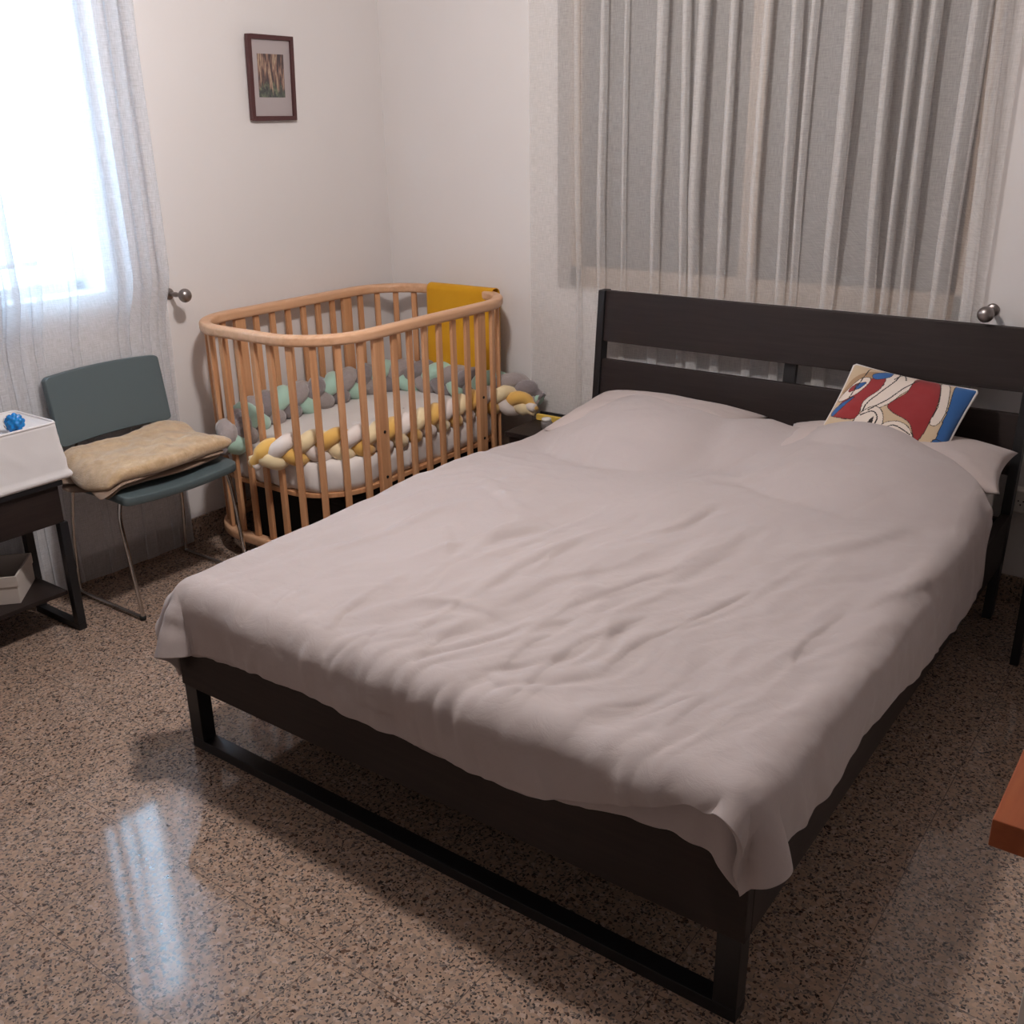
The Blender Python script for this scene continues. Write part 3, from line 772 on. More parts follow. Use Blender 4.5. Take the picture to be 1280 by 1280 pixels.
# arc-length walk along the plan, starting in the middle of the near long side
raw = rr_path(KX0, KX1, KY0, KY1, KR, 24)
start = (KX1, (KY0 + KY1) / 2)
i0 = 24
walk = [start] + raw[25:] + raw[:25] + [start]
acc = [0]
for a, b in zip(walk, walk[1:]): acc.append(acc[-1] + math.hypot(b[0] - a[0], b[1] - a[1]))
TOT = acc[-1]
def at_s(s):
    s %= TOT
    for i in range(len(walk) - 1):
        if acc[i + 1] >= s and acc[i + 1] > acc[i]:
            t_ = (s - acc[i]) / (acc[i + 1] - acc[i]); a, b = walk[i], walk[i + 1]
            dx, dy = b[0] - a[0], b[1] - a[1]; L = math.hypot(dx, dy)
            return a[0] + dx * t_, a[1] + dy * t_, dx / L, dy / L
NS = 40
for k in range(NS):
    s = (k + 0.5) * TOT / NS
    x, y, dx, dy = at_s(s)
    # four broad posts carry the mattress base, two on each long side
    wide = k in (3, 36, 16, 23)
    wd, th = (0.052, 0.022) if wide else (0.026, 0.016)
    bm = bmesh.new(); vs = box(bm, (-wd / 2, -th / 2, 0.1155), (wd / 2, th / 2, 0.8965), Matrix.Translation((x, y, 0)) @ Matrix.Rotation(math.atan2(dy, dx), 4, 'Z'))
    p = obj('post' if wide else 'slat', bm, MT['beech'], crib, bevel=0.004)
    if wide:
        nx, ny = dy, -dx
        for zz in (0.36, 0.54):
            bm = bmesh.new()
            lathe(bm, [(0.006, 0.0), (0.006, 0.013), (0.003, 0.0135)], 10, Matrix.Translation((x, y, zz)) @ Vector((nx, ny, 0)).to_track_quat('Z', 'Y').to_matrix().to_4x4())
            obj('bolt', bm, MT['rubber'], p)
bm = bmesh.new()
for s in (0.5, TOT / 2 + 0.5, TOT / 2 - 0.5, TOT - 0.5):
    pass
for px, py in ((0.79, -0.90), (0.79, -0.42), (0.08, -0.90), (0.08, -0.42)):
    bm = bmesh.new(); lathe(bm, [(0.022, 0.0), (0.024, 0.03), (0.012, 0.05), (0.012, 0.0745)], 16, Matrix.Translation((px + (0.028 if px > .4 else -0.028), py, 0)))
    obj('foot', bm, MT['rubber'], crib, True)
def plate(z0, z1, inset, r, dome=0.0, n=10):
    bm = bmesh.new()
    ps = rr_path(KX0 + inset, KX1 - inset, KY0 + inset, KY1 - inset, r, n)
    a = [bm.verts.new((x, y, z0)) for x, y in ps]; b = [bm.verts.new((x, y, z1)) for x, y in ps]
    bm.faces.new(a[::-1]); bm.faces.new(b)
    for k in range(len(ps)): bm.faces.new((a[k], a[(k + 1) % len(ps)], b[(k + 1) % len(ps)], b[k]))
    return bm
obj('mattress_base', plate(0.315, 0.332, 0.022, 0.228), MT['beech'], crib, bevel=0.002)

# crib mattress in a loose white sheet
n_a, rows = 160, []
prof = [(0.0, 0.0), (0.022, -0.004), (0.034, 0.018), (0.036, 0.05), (0.034, 0.08), (0.022, 0.105), (0.0, 0.113), (-0.03, 0.116)]
prof = [(p.x, p.y) for p in catmull([(a, b, 0) for a, b in prof], 3)]
def rr_s(inset, n):
    ps = rr_path(KX0 + inset, KX1 - inset, KY0 + inset, KY1 - inset, max(KR - inset, 0.02), 24)
    ac = [0]
    for a, b in zip(ps, ps[1:] + ps[:1]): ac.append(ac[-1] + math.hypot(b[0] - a[0], b[1] - a[1]))
    ps2 = np.array(ps + ps[:1]); t_ = np.linspace(0, ac[-1], n, endpoint=False)
    return np.stack([np.interp(t_, ac, ps2[:, 0]), np.interp(t_, ac, ps2[:, 1])], -1)
for o_, z_ in prof:
    xy = rr_s(0.062 - o_, n_a); rows.append(np.concatenate([xy, np.full((n_a, 1), 0.337 + z_)], -1))
for k in range(1, 9):
    xy = rr_s(0.092 + 0.036 * k, n_a); rows.append(np.concatenate([xy, np.full((n_a, 1), 0.453)], -1))
P = np.array(rows)
th = np.arange(n_a) / n_a
for i in range(P.shape[0]):
    z_ = P[i, :, 2]
    s_ = np.clip((0.455 - z_) / 0.1, 0, 1) * (1 if i < len(prof) else 0)
    wv = fbm(np.stack([th * 60, np.full(n_a, i * 0.12), np.zeros(n_a)], -1), 2) - 0.5
    c = P[i, :, :2] - np.array([(KX0 + KX1) / 2, (KY0 + KY1) / 2])
    c /= np.linalg.norm(c, axis=1, keepdims=True)
    P[i, :, :2] += c * (wv * 0.034 * np.minimum(s_ + .1, 1))[:, None]
    P[i, :, 2] += (fbm(np.stack([P[i, :, 0] * 9, P[i, :, 1] * 9, np.zeros(n_a)], -1), 2) - 0.5) * 0.006
cmx = grid_mesh('crib_mattress', P, MT['sheet'], closed_u=True)
bmx = bmesh.new(); bmx.from_mesh(cmx.data)
bmx.verts.ensure_lookup_table()
bmx.faces.new([bmx.verts[k] for k in range(n_a)][::-1]); bmx.faces.new([bmx.verts[(P.shape[0] - 1) * n_a + k] for k in range(n_a)])
bmesh.ops.recalc_face_normals(bmx, faces=bmx.faces); bmx.to_mesh(cmx.data); bmx.free()
tag(cmx, 'white sheeted baby mattress lying inside the wooden crib', 'mattress')

# black storage box pushed under the crib
bm = B((0.16, -1.12, 0.0), (0.70, -0.20, 0.27))
sb = thing('storage_box', 'black storage box on the floor under the crib mattress', 'box', (0.43, -0.66, 0))
obj('box_body', B((0.16, -1.08, 0.0), (0.70, -0.20, 0.25)), MT['rubber'], sb, bevel=0.01)
obj('lid', B((0.15, -1.09, 0.2505), (0.71, -0.19, 0.275)), MT['rubber'], sb, bevel=0.008)

def braid(name, label, path, A, Bz, rad, period, strands, group, wave=0.0, tail=0.05):
    t = thing(name, label, 'bumper', path[len(path) // 2], group)
    pts = catmull(path, 24); ac = [0]
    for a, b in zip(pts, pts[1:]): ac.append(ac[-1] + (b - a).length)
    L = ac[-1]; n = int(L / 0.012)
    arr = np.array([tuple(p) for p in pts])
    ss = np.linspace(0, L, n)
    cp = np.stack([np.interp(ss, ac, arr[:, k]) for k in range(3)], -1)
    tg = np.gradient(cp, axis=0); tg /= np.linalg.norm(tg, axis=1, keepdims=True)
    sd = np.cross(tg, [0, 0, 1.0]); sd /= np.linalg.norm(sd, axis=1, keepdims=True)
    up = np.cross(sd, tg)
    for k, (nm, m) in enumerate(strands):
        ph = 2 * PI * ss / period + 2 * PI * k / 3
        sq = np.clip(np.minimum(ss, L - ss) / 0.10, 0.35, 1)
        q = cp + up * (A * np.sin(ph) * sq)[:, None] + sd * (Bz * np.sin(2 * ph) * sq)[:, None]
        rr = [rad * (1.0 + wave * math.sin(s * 90 + k)) * min(1, max(0.62, min(s, L - s) / tail)) for s in ss]
        bm = bmesh.new(); tube(bm, [Vector(p) for p in q], rr, 14)
        obj('strand', bm, m, t, True)
    return t

def velvet(name, c, wr=0.0):
    m = mat(name, c, 0.85, 0, 0.2); n = NT(m); n.b.inputs['Sheen Weight'].default_value = 0.5
    v = n.coord()
    n.bump(n.noise(v, 45 if wr else 160, 3), 0.6 if wr else 0.12, 0.012 if wr else 0.002)
    return m
yel, cream, wht = velvet('yellow_velvet', srgb(224, 178, 96)), velvet('cream_velvet', srgb(232, 212, 170)), velvet('white_velvet', srgb(226, 216, 210))
gry, mint, grd = velvet('grey_crinkled_fabric', srgb(160, 150, 148), 1), velvet('mint_velvet', srgb(174, 208, 192)), velvet('dark_grey_fabric', srgb(134, 126, 128), 1)
braid('braided_bumper', 'yellow, cream and white braided bumper along the near side of the crib', [(0.50, -1.335, 0.455), (0.555, -1.285, 0.49), (0.64, -1.16, 0.50), (0.715, -1.06, 0.50), (0.757, -0.92, 0.495), (0.760, -0.70, 0.490), (0.760, -0.45, 0.490), (0.752, -0.27, 0.49), (0.79, -0.17, 0.485), (0.87, -0.12, 0.465), (0.935, -0.115, 0.445)],
      0.036, 0.020, 0.031, 0.26, [('strand', yel), ('strand', cream), ('strand', wht)], 'braided crib bumpers')
braid('braided_bumper', 'grey and mint braided bumper along the wall side of the crib', [(0.315, -1.345, 0.490), (0.300, -1.28, 0.50), (0.25, -1.16, 0.515), (0.15, -1.03, 0.515), (0.115, -0.85, 0.515), (0.110, -0.60, 0.515), (0.112, -0.35, 0.515), (0.17, -0.18, 0.515), (0.32, -0.115, 0.515), (0.50, -0.112, 0.515), (0.66, -0.118, 0.515), (0.78, -0.10, 0.515), (0.86, -0.06, 0.50), (0.92, -0.055, 0.475)],
      0.042, 0.024, 0.039, 0.30, [('strand', gry), ('strand', mint), ('strand', grd)], 'braided crib bumpers', 0.04)

# mustard cloth folded over the crib's end rail
NUb, prof = 40, []
yin, yout, zt = KY1 - 0.029, KY1 + 0.029, 0.943
line = [(yin - 0.004, 0.505), (yin - 0.003, 0.62), (yin - 0.001, 0.80), (yin, 0.90), (yin + 0.003, 0.930), (KY1 - 0.012, zt), (KY1 + 0.012, zt), (yout - 0.003, 0.930), (yout, 0.90), (yout, 0.80), (yout - .001, 0.66), (yout - .001, 0.56)]
ln = catmull([(0, a, b) for a, b in line], 6)
P = np.zeros((len(ln), NUb, 3))
for i, p in enumerate(ln):
    for j in range(NUb):
        u = j / (NUb - 1)
        wob = (vnoise(np.array([u * 5, p.z * 2.0, 1.0])) - 0.5) * 0.008 * min(1, max(0, (0.9 - p.z) * 4))
        P[i, j] = (0.312 + 0.372 * u - 0.02 * (0.93 - p.z) * 0.5, p.y + (-abs(wob) if p.y < KY1 else abs(wob) * .3), p.z)
mus = m_cloth('mustard_cotton', srgb(206, 148, 26), srgb(214, 158, 34), weave=500, bump=0.2, sheen=0.1)
bl = grid_mesh('hanging_blanket', P, mus)
md = bl.modifiers.new('thickness', 'SOLIDIFY'); md.thickness = 0.004; md.offset = 1.0
tag(bl, 'mustard yellow cloth draped over the far end rail of the crib', 'blanket')

# ------------------------------------------------------------------ chair
ch = thing('chair', 'grey green leather chair with chrome sled legs by the left curtain', 'chair', (0.25, -1.60, 0))
def curved_pad(name, fn, nu, nv, th, m, parent):
    u = np.linspace(-1, 1, nu); v = np.linspace(-1, 1, nv); U, V = np.meshgrid(u, v)
    # rounded-corner outline
    k = 0.10
    P = fn(U, V)
    N__ = normals(P)
    e = np.clip(1 - np.maximum(np.abs(U), np.abs(V)) ** 14, 0, 1) ** 0.5
    return P, N__, e
def pad_obj(name, P, th, m, parent):
    n = normals(P); nv, nu = P.shape[:2]
    u = np.abs(np.linspace(-1, 1, nu)); v = np.abs(np.linspace(-1, 1, nv)); U, V = np.meshgrid(u, v)
    e = (np.clip(1 - U ** 24, 0, 1) * np.clip(1 - V ** 24, 0, 1)) ** 0.5
    out = [P + n * (th / 2 * e)[..., None], P - n * (th / 2 * e)[..., None]]
    o, _, _ = pillow_obj(name, out, m, Matrix.Identity(4), parent) if nu == nv else (None, 0, 0)
    return o
n_ = 48
t1 = np.sin(np.linspace(-PI / 2, PI / 2, n_)); U, V = np.meshgrid(t1, t1)
def rc(U, V, r=0.10):
    """pull the grid's corners in so the outline is rounded"""
    q = np.clip(np.abs(U) - (1 - r), 0, None) / r; s = np.clip(np.abs(V) - (1 - r), 0, None) / r
    L = np.hypot(q, s); M_ = np.maximum(q, s); k = np.where(L > 1e-9, M_ / np.maximum(L, 1e-9), 1)
    return np.sign(U) * (np.minimum(np.abs(U), 1 - r) + q * k * r), np.sign(V) * (np.minimum(np.abs(V), 1 - r) + s * k * r)
Uc, Vc = rc(U, V, 0.12)
# seat: U along y, V along x (front = +1)
sx = 0.265 + 0.185 * Vc; sy = -1.600 + 0.245 * Uc * (1 - 0.015 * Vc)
sz = 0.452 - 0.012 * np.clip(Vc - 0.5, 0, 1) ** 2 * 4 * 0.6 - 0.014 * (1 - Uc ** 2) + 0.01 * np.clip(-Vc - 0.5, 0, 1)
pad_obj('seat', np.stack([sx, sy, sz], -1), 0.032, MT['green'], ch)
by_ = -1.607 + 0.232 * Uc
bz = 0.700 + 0.125 * Vc + 0.008 * (1 - Uc ** 2)
bx_ = 0.090 - 0.036 * (bz - 0.58) / 0.25 - 0.014 * (1 - Uc ** 2)
pad_obj('backrest', np.stack([bx_, by_, bz], -1), 0.026, MT['green'], ch)
for yl in (-1.838, -1.362):
    bm = bmesh.new()
    pts = [(0.090, yl + (0.02 if yl < -1.6 else -0.02), 0.432), (0.072, yl, 0.25), (0.050, yl, 0.03), (0.056, yl, 0.012), (0.075, yl, 0.008), (0.25, yl, 0.008), (0.412, yl, 0.008), (0.432, yl, 0.012), (0.437, yl, 0.03), (0.4145, yl, 0.20), (0.393, yl, 0.36), (0.385, yl + (0.015 if yl < -1.6 else -0.015), 0.430)]
    tube(bm, catmull(pts, 6), 0.0075, 10)
    lg = obj('sled_leg', bm, MT['chrome'], ch, True)
    bm = bmesh.new(); lathe(bm, [(0.010, 0.0), (0.012, 0.006), (0.011, 0.016)], 12, Matrix.Translation((0.436, yl, 0.0)))
    obj('glide', bm, MT['rubber'], lg, True)
for yl in (-1.76, -1.45):
    bm = bmesh.new(); tube(bm, catmull([(0.14, yl, 0.430), (0.075, yl, 0.445), (0.052, yl, 0.50), (0.062, yl, 0.60)], 6), 0.0075, 10)
    obj('back_support', bm, MT['chrome'], ch, True)

# fluffy folded blanket on the seat
fl = mat('fluffy_beige_fleece', srgb(196, 164, 124), 0.95, 0, 0.1); n = NT(fl)
v = n.coord()
a = n.noise(v, 38, 5, 0.65)
n.link(n.ramp(a, [(0.3, srgb(184, 152, 114)), (0.55, srgb(204, 174, 136)), (0.75, srgb(222, 198, 164))]), n.b.inputs['Base Color'])
n.b.inputs['Sheen Weight'].default_value = 0.8; n.bump(n.noise(v, 260, 3), 0.7, 0.004)
back = mat('blanket_underside', srgb(150, 128, 112), 0.9)
fb = thing('folded_blanket', 'fluffy beige folded blanket lying on the grey green chair seat', 'blanket', (0.28, -1.62, 0.47))
def layer(name, x0, x1, ya, yb, zc, th, m, seed, droop=0.0, skew=0.0, amp=0.012):
    n_ = 64
    t1 = np.sin(np.linspace(-PI / 2, PI / 2, n_)); U, V = np.meshgrid(t1, t1); Uc, Vc = rc(U, V, 0.16)
    x = (x0 + x1) / 2 + (x1 - x0) / 2 * Vc + skew * Uc; y = (ya + yb) / 2 + (yb - ya) / 2 * Uc
    y = y + 0.012 * np.sin(Vc * 3 + seed); x = x + 0.010 * np.sin(Uc * 4 + seed * 2)
    # follow the seat, hang a little over its end
    z = zc + (0.022 * np.clip((0.22 - x) / 0.12, 0, 1) if name == 'top_fold' else 0) + 0 * x - droop * np.clip((-1.815 - y) / 0.07, 0, 1.3) ** 1.5
    P = np.stack([x, y, z], -1); nn = np.zeros_like(P); nn[..., 2] = 1
    e = (np.clip(1 - np.abs(U) ** 8, 0, 1) * np.clip(1 - np.abs(V) ** 8, 0, 1)) ** 0.5
    nz = (fbm(np.stack([x * 16 + seed, y * 16, z * 0], -1), 3) - 0.5) * amp * 2 + (fbm(np.stack([x * 70 + seed, y * 70, z * 0], -1), 2) - 0.5) * 0.005
    top = P + nn * ((th / 2 + nz) * e)[..., None]; bot = P - nn * (th / 2 * e * 0.98)[..., None]
    o, _, _ = pillow_obj(name, [top, bot], m, Matrix.Identity(4), fb)
    return o
layer('bottom_fold', 0.115, 0.408, -1.875, -1.385, 0.484, 0.026, back, 0.3, 0.035, 0.0, 0.002)
layer('middle_fold', 0.110, 0.418, -1.885, -1.375, 0.504, 0.020, back, 1.9, 0.032, 0.0, 0.002)
layer('top_fold', 0.105, 0.440, -1.880, -1.360, 0.536, 0.070, fl, 4.2, 0.045, 0.0, 0.017)

# ------------------------------------------------------------------ table on the left with pad, toy and box
tb = thing('side_table', 'low dark wood table with black metal legs at the left edge', 'table', (0.17, -2.42, 0))
TY1, TY0 = -1.985, -2.86
obj('table_top', B((0.050, TY0, 0.533), (0.335, TY1, 0.550)), MT['blackmetal'], tb, bevel=0.002)
obj('drawer', B((0.062, TY0 + 0.04, 0.402), (0.322, TY1 - 0.012, 0.5325)), MT['blackwood_y'], tb, bevel=0.002)
for yy in (TY1 - 0.032, TY0 + 0.002):
    obj('leg', B((0.298, yy, 0.0255), (0.326, yy + 0.03, 0.4015)), MT['blackmetal'], tb, bevel=0.002)
    obj('leg', B((0.052, yy, 0.0255), (0.080, yy + 0.03, 0.4015)), MT['blackmetal'], tb, bevel=0.002)
    obj('floor_rail', B((0.052, yy, 0.0), (0.326, yy + 0.03, 0.025)), MT['blackmetal'], tb, bevel=0.002)
obj('shelf', B((0.0805, TY0 + 0.033, 0.135), (0.297, TY1 - 0.033, 0.150)), MT['blackwood_y'], tb, bevel=0.002)

pd = thing('changing_pad', 'white fabric covered pad on top of the dark side table', 'pad', (0.17, -2.36, 0.55))
n_ = 72
nz_, np_ = 22, 200
x0, x1, ya, yb = 0.048, 0.338, -2.84, -1.945
def rrect(x0, x1, y0, y1, r, n):
    out = []
    for cx, cy, a in ((x1 - r, y0 + r, -90), (x1 - r, y1 - r, 0), (x0 + r, y1 - r, 90), (x0 + r, y0 + r, 180)):
        for k in range(9): t_ = math.radians(a + 90 * k / 8); out.append((cx + r * math.cos(t_), cy + r * math.sin(t_)))
    ps = np.array(out + out[:1]); ac = np.concatenate([[0], np.cumsum(np.hypot(*np.diff(ps, axis=0).T))])
    t_ = np.linspace(0, ac[-1], n, endpoint=False)
    return np.stack([np.interp(t_, ac, ps[:, 0]), np.interp(t_, ac, ps[:, 1])], -1)
rows = []
for k in range(nz_):
    q = k / (nz_ - 1); z = 0.552 + 0.183 * q; ins = 0.016 * q + 0.002 * math.sin(q * PI) - (0.006 * math.sin(min(q * 8, 1) * PI))
    xy = rrect(x0 + ins, x1 - ins, ya + ins, yb - ins, 0.014, np_)
    ph = np.arange(np_) / np_
    wv = fbm(np.stack([ph * 42 + q * 3.0, np.full(np_, q * 2.2), np.zeros(np_)], -1), 2) - 0.5
    c = xy - np.array([(x0 + x1) / 2, (ya + yb) / 2]); c /= np.linalg.norm(c, axis=1, keepdims=True)
    xy = xy + c * (wv * 0.012 * math.sin(PI * min(1, q * 1.02)))[:, None]
    rows.append(np.concatenate([xy, np.full((np_, 1), z)], -1))
for ins, z in ((0.020, 0.738), (0.026, 0.737), (0.032, 0.731), (0.05, 0.728), (0.09, 0.726), (0.14, 0.725)):
    rows.append(np.concatenate([rrect(x0 + ins, x1 - ins, ya + ins, yb - ins, 0.01, np_), np.full((np_, 1), z)], -1))
P = np.array(rows)
pc = grid_mesh('cover', P, MT['padcover'], pd, closed_u=True)
bmx = bmesh.new(); bmx.from_mesh(pc.data); bmx.verts.ensure_lookup_table()
bmx.faces.new([bmx.verts[k] for k in range(np_)][::-1]); bmx.faces.new([bmx.verts[(len(rows) - 1) * np_ + k] for k in range(np_)])
bmesh.ops.recalc_face_normals(bmx, faces=bmx.faces); bmx.to_mesh(pc.data); bmx.free()
bm = bmesh.new(); tube(bm, [(p[0], p[1], 0.739) for p in rrect(x0 + 0.018, x1 - 0.018, ya + 0.018, yb - 0.018, 0.014, 120)], 0.0045, 8, closed=True)
obj('piping', bm, MT['padcover'], pd, True)

toy = thing('toy_ball', 'small blue knobbly toy ball lying on the white pad', 'toy', (0.275, -2.075, 0.76))
tblue = mat('translucent_blue_rubber', srgb(20, 130, 205), 0.25); tblue.node_tree.nodes['Principled BSDF'].inputs['Subsurface Weight'].default_value = 0.2
bm = bmesh.new(); bmesh.ops.create_icosphere(bm, subdivisions=4, radius=0.024, matrix=Matrix.Translation((0.275, -2.075, 0.757)))
gold = PI * (3 - 5 ** 0.5)
dirs = []
for k in range(26):
    z = 1 - 2 * (k + 0.5) / 26; r_ = math.sqrt(1 - z * z); dirs.append(Vector((r_ * math.cos(gold * k), r_ * math.sin(gold * k), z)))
cc = Vector((0.275, -2.075, 0.757))
for vtx in bm.verts:
    d = (vtx.co - cc).normalized(); m_ = max(d.dot(q) for q in dirs)
    vtx.co = cc + d * (0.024 + 0.009 * max(0, (m_ - 0.93) / 0.07) ** 0.7)
obj('ball', bm, tblue, toy, True)
bm = bmesh.new()
for k in (9, 12, 15, 4, 7, 17, 20):
    d = dirs[k]; mtx = Matrix.Translation(cc + d * 0.0315) @ d.to_track_quat('Z', 'Y').to_matrix().to_4x4()
    ring = [mtx @ Vector((0.006 * math.cos(a * PI / 8), 0.006 * math.sin(a * PI / 8), 0)) for a in range(16)]
    tube(bm, ring, 0.0016, 6, closed=True)
obj('white_ring', bm, MT['white'], toy, True)

# open white cardboard box turned askew on the table's shelf
cb = thing('cardboard_box', 'open white cardboard box on the lower shelf of the side table', 'box', (0.16, -2.2, 0.151))
c0 = Vector((0.262, -2.166, 0.151)); e1 = Vector((-0.734, 0.679, 0)); e2 = Vector((-0.679, -0.734, 0))
MB_ = Matrix((e2, e1, Vector((0, 0, 1)))).transposed().to_4x4(); MB_ = Matrix.Translation(c0) @ MB_
LX, LY, H_, T_ = 0.26, 0.20, 0.098, 0.004
def boxpart(bm, lo, hi): box(bm, lo, hi, MB_)
bm = bmesh.new(); boxpart(bm, (0, 0, 0), (LX, LY, T_)); obj('base', bm, MT['card'], cb)
for lo, hi in (((0, 0, T_), (LX, T_, H_)), ((0, LY - T_, T_), (LX, LY, H_)), ((0, T_, T_), (T_, LY - T_, H_)), ((LX - T_, T_, T_), (LX, LY - T_, H_))):
    bm = bmesh.new(); boxpart(bm, lo, hi); obj('side', bm, MT['card'], cb, bevel=0.001)
bm = bmesh.new()
for lo, hi in (((-.003, -.003, 0.062), (LX + .003, -.0002, H_)), ((-.003, LY + .0002, 0.062), (LX + .003, LY + .003, H_)), ((-.003, 0, 0.062), (-.0002, LY, H_)), ((LX + .0002, 0, 0.062), (LX + .003, LY, H_))): boxpart(bm, lo, hi)
obj('rim_band', bm, MT['card'], cb)

# ------------------------------------------------------------------ picture on the wall
pic = thing('picture', 'small dark framed woodland picture on the left wall above the crib', 'picture', (0.02, -0.645, 1.81))
W_, H2 = 0.236, 0.316
PM = Matrix.Translation((0.0, -0.640, 1.652)) @ Matrix.Rotation(math.radians(3.0), 4, 'Y')
# local: x out of the wall, y along it, z up
bm = bmesh.new(); fw = 0.017
for lo, hi in (((0.002, -W_ / 2, 0), (0.022, -W_ / 2 + fw, H2)), ((0.002, W_ / 2 - fw, 0), (0.022, W_ / 2, H2)), ((0.002, -W_ / 2 + fw, 0), (0.022, W_ / 2 - fw, fw)), ((0.002, -W_ / 2 + fw, H2 - fw), (0.022, W_ / 2 - fw, H2))): box(bm, lo, hi, PM)
obj('frame', bm, mat('dark_red_brown_frame', srgb(78, 44, 44), 0.4), pic, bevel=0.002)
obj('mount', B((0.006, -W_ / 2 + fw, fw), (0.012, W_ / 2 - fw, H2 - fw), PM), mat('grey_mount_board', srgb(176, 166, 166), 0.6), pic)
art = mat('woodland_print', (0.1, 0.1, 0.1, 1), 0.35); n = NT(art)
v = n.coord((1, 1, 1), 'Object')
vs_ = n.coord((1, 60, 9)); up_ = n.noise(vs_, 1.0, 4, 0.6)
tr_ = n.ramp(up_, [(0.36, srgb(60, 52, 58)), (0.46, srgb(84, 70, 68)), (0.53, srgb(142, 110, 98)), (0.60, srgb(180, 158, 134)), (0.70, srgb(104, 74, 68))])
gr_ = n.ramp(n.noise(n.coord((1, 60, 45)), 1.0, 4, 0.7), [(0.35, srgb(54, 56, 58)), (0.52, srgb(84, 88, 82)), (0.66, srgb(126, 136, 108))])
sz_ = n.n.new('ShaderNodeSeparateXYZ'); n.link(v, sz_.inputs[0])
ad = n.add('ShaderNodeMath', operation='MULTIPLY_ADD'); n.link(up_, ad.inputs[0]); ad.inputs[1].default_value = 0.16; n.link(sz_.outputs['Z'], ad.inputs[2])
mr = n.add('ShaderNodeMapRange'); n.link(ad.outputs[0], mr.inputs['Value']); mr.inputs['From Min'].default_value = -0.045 + 0.07; mr.inputs['From Max'].default_value = -0.02 + 0.07
mx = n.add('ShaderNodeMix', data_type='RGBA'); n.link(mr.outputs[0], mx.inputs[0]); n.link(gr_, mx.inputs[6]); n.link(tr_, mx.inputs[7]); n.link(mx.outputs[2], n.b.inputs['Base Color'])
bm = B((0.0, -0.068, -0.080), (0.0012, 0.068, 0.080))
ap = obj('print', bm, art); ap.parent = pic; ap.matrix_local = Matrix.Translation(-Vector(pic.location)) @ PM @ Matrix.Translation((0.0122, -0.002, H2 * 0.53))
bpy.context.view_layer.update()

# ------------------------------------------------------------------ curtain holdbacks
def holdback(label, base, d):
    t = thing('curtain_holdback', label, 'holdback', base, 'curtain holdbacks')
    q = Matrix.Translation(base) @ Vector(d).to_track_quat('Z', 'Y').to_matrix().to_4x4()
    bm = bmesh.new(); lathe(bm, [(0.020, 0.0), (0.022, 0.003), (0.018, 0.007), (0.008, 0.010)], 24, q); obj('wall_plate', bm, MT['brushed'], t, True)
    bm = bmesh.new(); lathe(bm, [(0.006, 0.009), (0.009, 0.028), (0.010, 0.045), (0.007, 0.065), (0.007, 0.080)], 16, q); obj('stem', bm, MT['brushed'], t, True)
    bm = bmesh.new(); lathe(bm, [(0.007, 0.079)] + [(0.0265 * math.sin(a), 0.100 - 0.0225 * math.cos(a)) for a in np.linspace(0.35, PI - 0.05, 14)], 24, q); obj('knob', bm, MT['brushed'], t, True)
holdback('metal curtain holdback knob on the left wall above the chair and crib', (0.0, -1.243, 1.030), (1, 0.0, 0.02))
holdback('metal curtain holdback knob on the back wall just above the headboard', (2.701, YW, 1.020), (0, -1, 0))

# ------------------------------------------------------------------ curtains
def curtain(name, label, mkpath, z0, z1, m, nz=40, sway=0.006, hem=True, group=None):
    """mkpath(q): plan polyline (n,2) at height fraction q (0 bottom .. 1 top)"""
    rows = []; uvs = []
    for k in range(nz):
        q = k / (nz - 1); p = mkpath(q); z = z0(p) if callable(z0) else z0
        zz = z + (z1 - z) * q
        rows.append(np.concatenate([p, np.broadcast_to(zz, (len(p),))[:, None]], -1))
        s = np.concatenate([[0], np.cumsum(np.hypot(*np.diff(p, axis=0).T))])
        uvs.append(np.stack([s, np.broadcast_to(zz, s.shape)], -1))
    o = grid_mesh(name, np.array(rows), m, uv=np.array(uvs))
    tag(o, label, 'curtain', group)
    return o

def fold_path(folds, a, b, base, depth, over, n, q, seed, flip=1):
    """plan line from a to b with omega folds; folds: (centre, width, depth factor)"""
    pts = [(a, base)]
    for i, (c, wd, df) in enumerate(folds):
        sh = 0.010 * math.sin(q * 2.3 + i * 1.7 + seed) + 0.006 * math.sin(q * 6.1 + i * 2.9)
        dp = depth * df * (0.75 + 0.25 * math.cos(q * 2 + i)); o_ = over * df * (0.8 + 0.3 * math.sin(q * 2.7 + i * 1.3))
        cx = c + sh; h = wd / 2
        pts += [(cx - h * 0.9, base - dp * 0.06), (cx - h * 0.35 - o_ * 0.2, base - dp * 0.35), (cx - h * 0.45 - o_, base - dp * 0.78), (cx - h * 0.05, base - dp),
                (cx + h * 0.45 + o_, base - dp * 0.80), (cx + h * 0.35 + o_ * 0.2, base - dp * 0.35), (cx + h * 0.9, base - dp * 0.05)]
    pts.append((b, base))
    cr = catmull([(x, y, 0) for x, y in pts], n)
    return np.array([(p.x, p.y) for p in cr])
FB = [(1.07, .05, .25), (1.205, .055, .75), (1.30, .04, .5), (1.445, .07, 1.1), (1.555, .05, .6), (1.635, .055, .9), (1.73, .05, .7), (1.85, .055, .9), (1.965, .06, .95), (2.03, .04, .5),
      (2.15, .06, 1.0), (2.29, .055, .9), (2.36, .045, .6), (2.425, .05, .8), (2.535, .075, 1.2), (2.61, .05, .7)]
curtain('sheer_curtain', 'sheer linen curtain with pleats over the window behind the bed', lambda q: fold_path(FB, 0.83, 2.672, 0.008, 0.036 + 0.040 * min(1, max(0, (q - 0.40) / 0.12)), 0.012, 3, q, 1.0), 0.03, 2.545, MT['sheer_back'], 44)
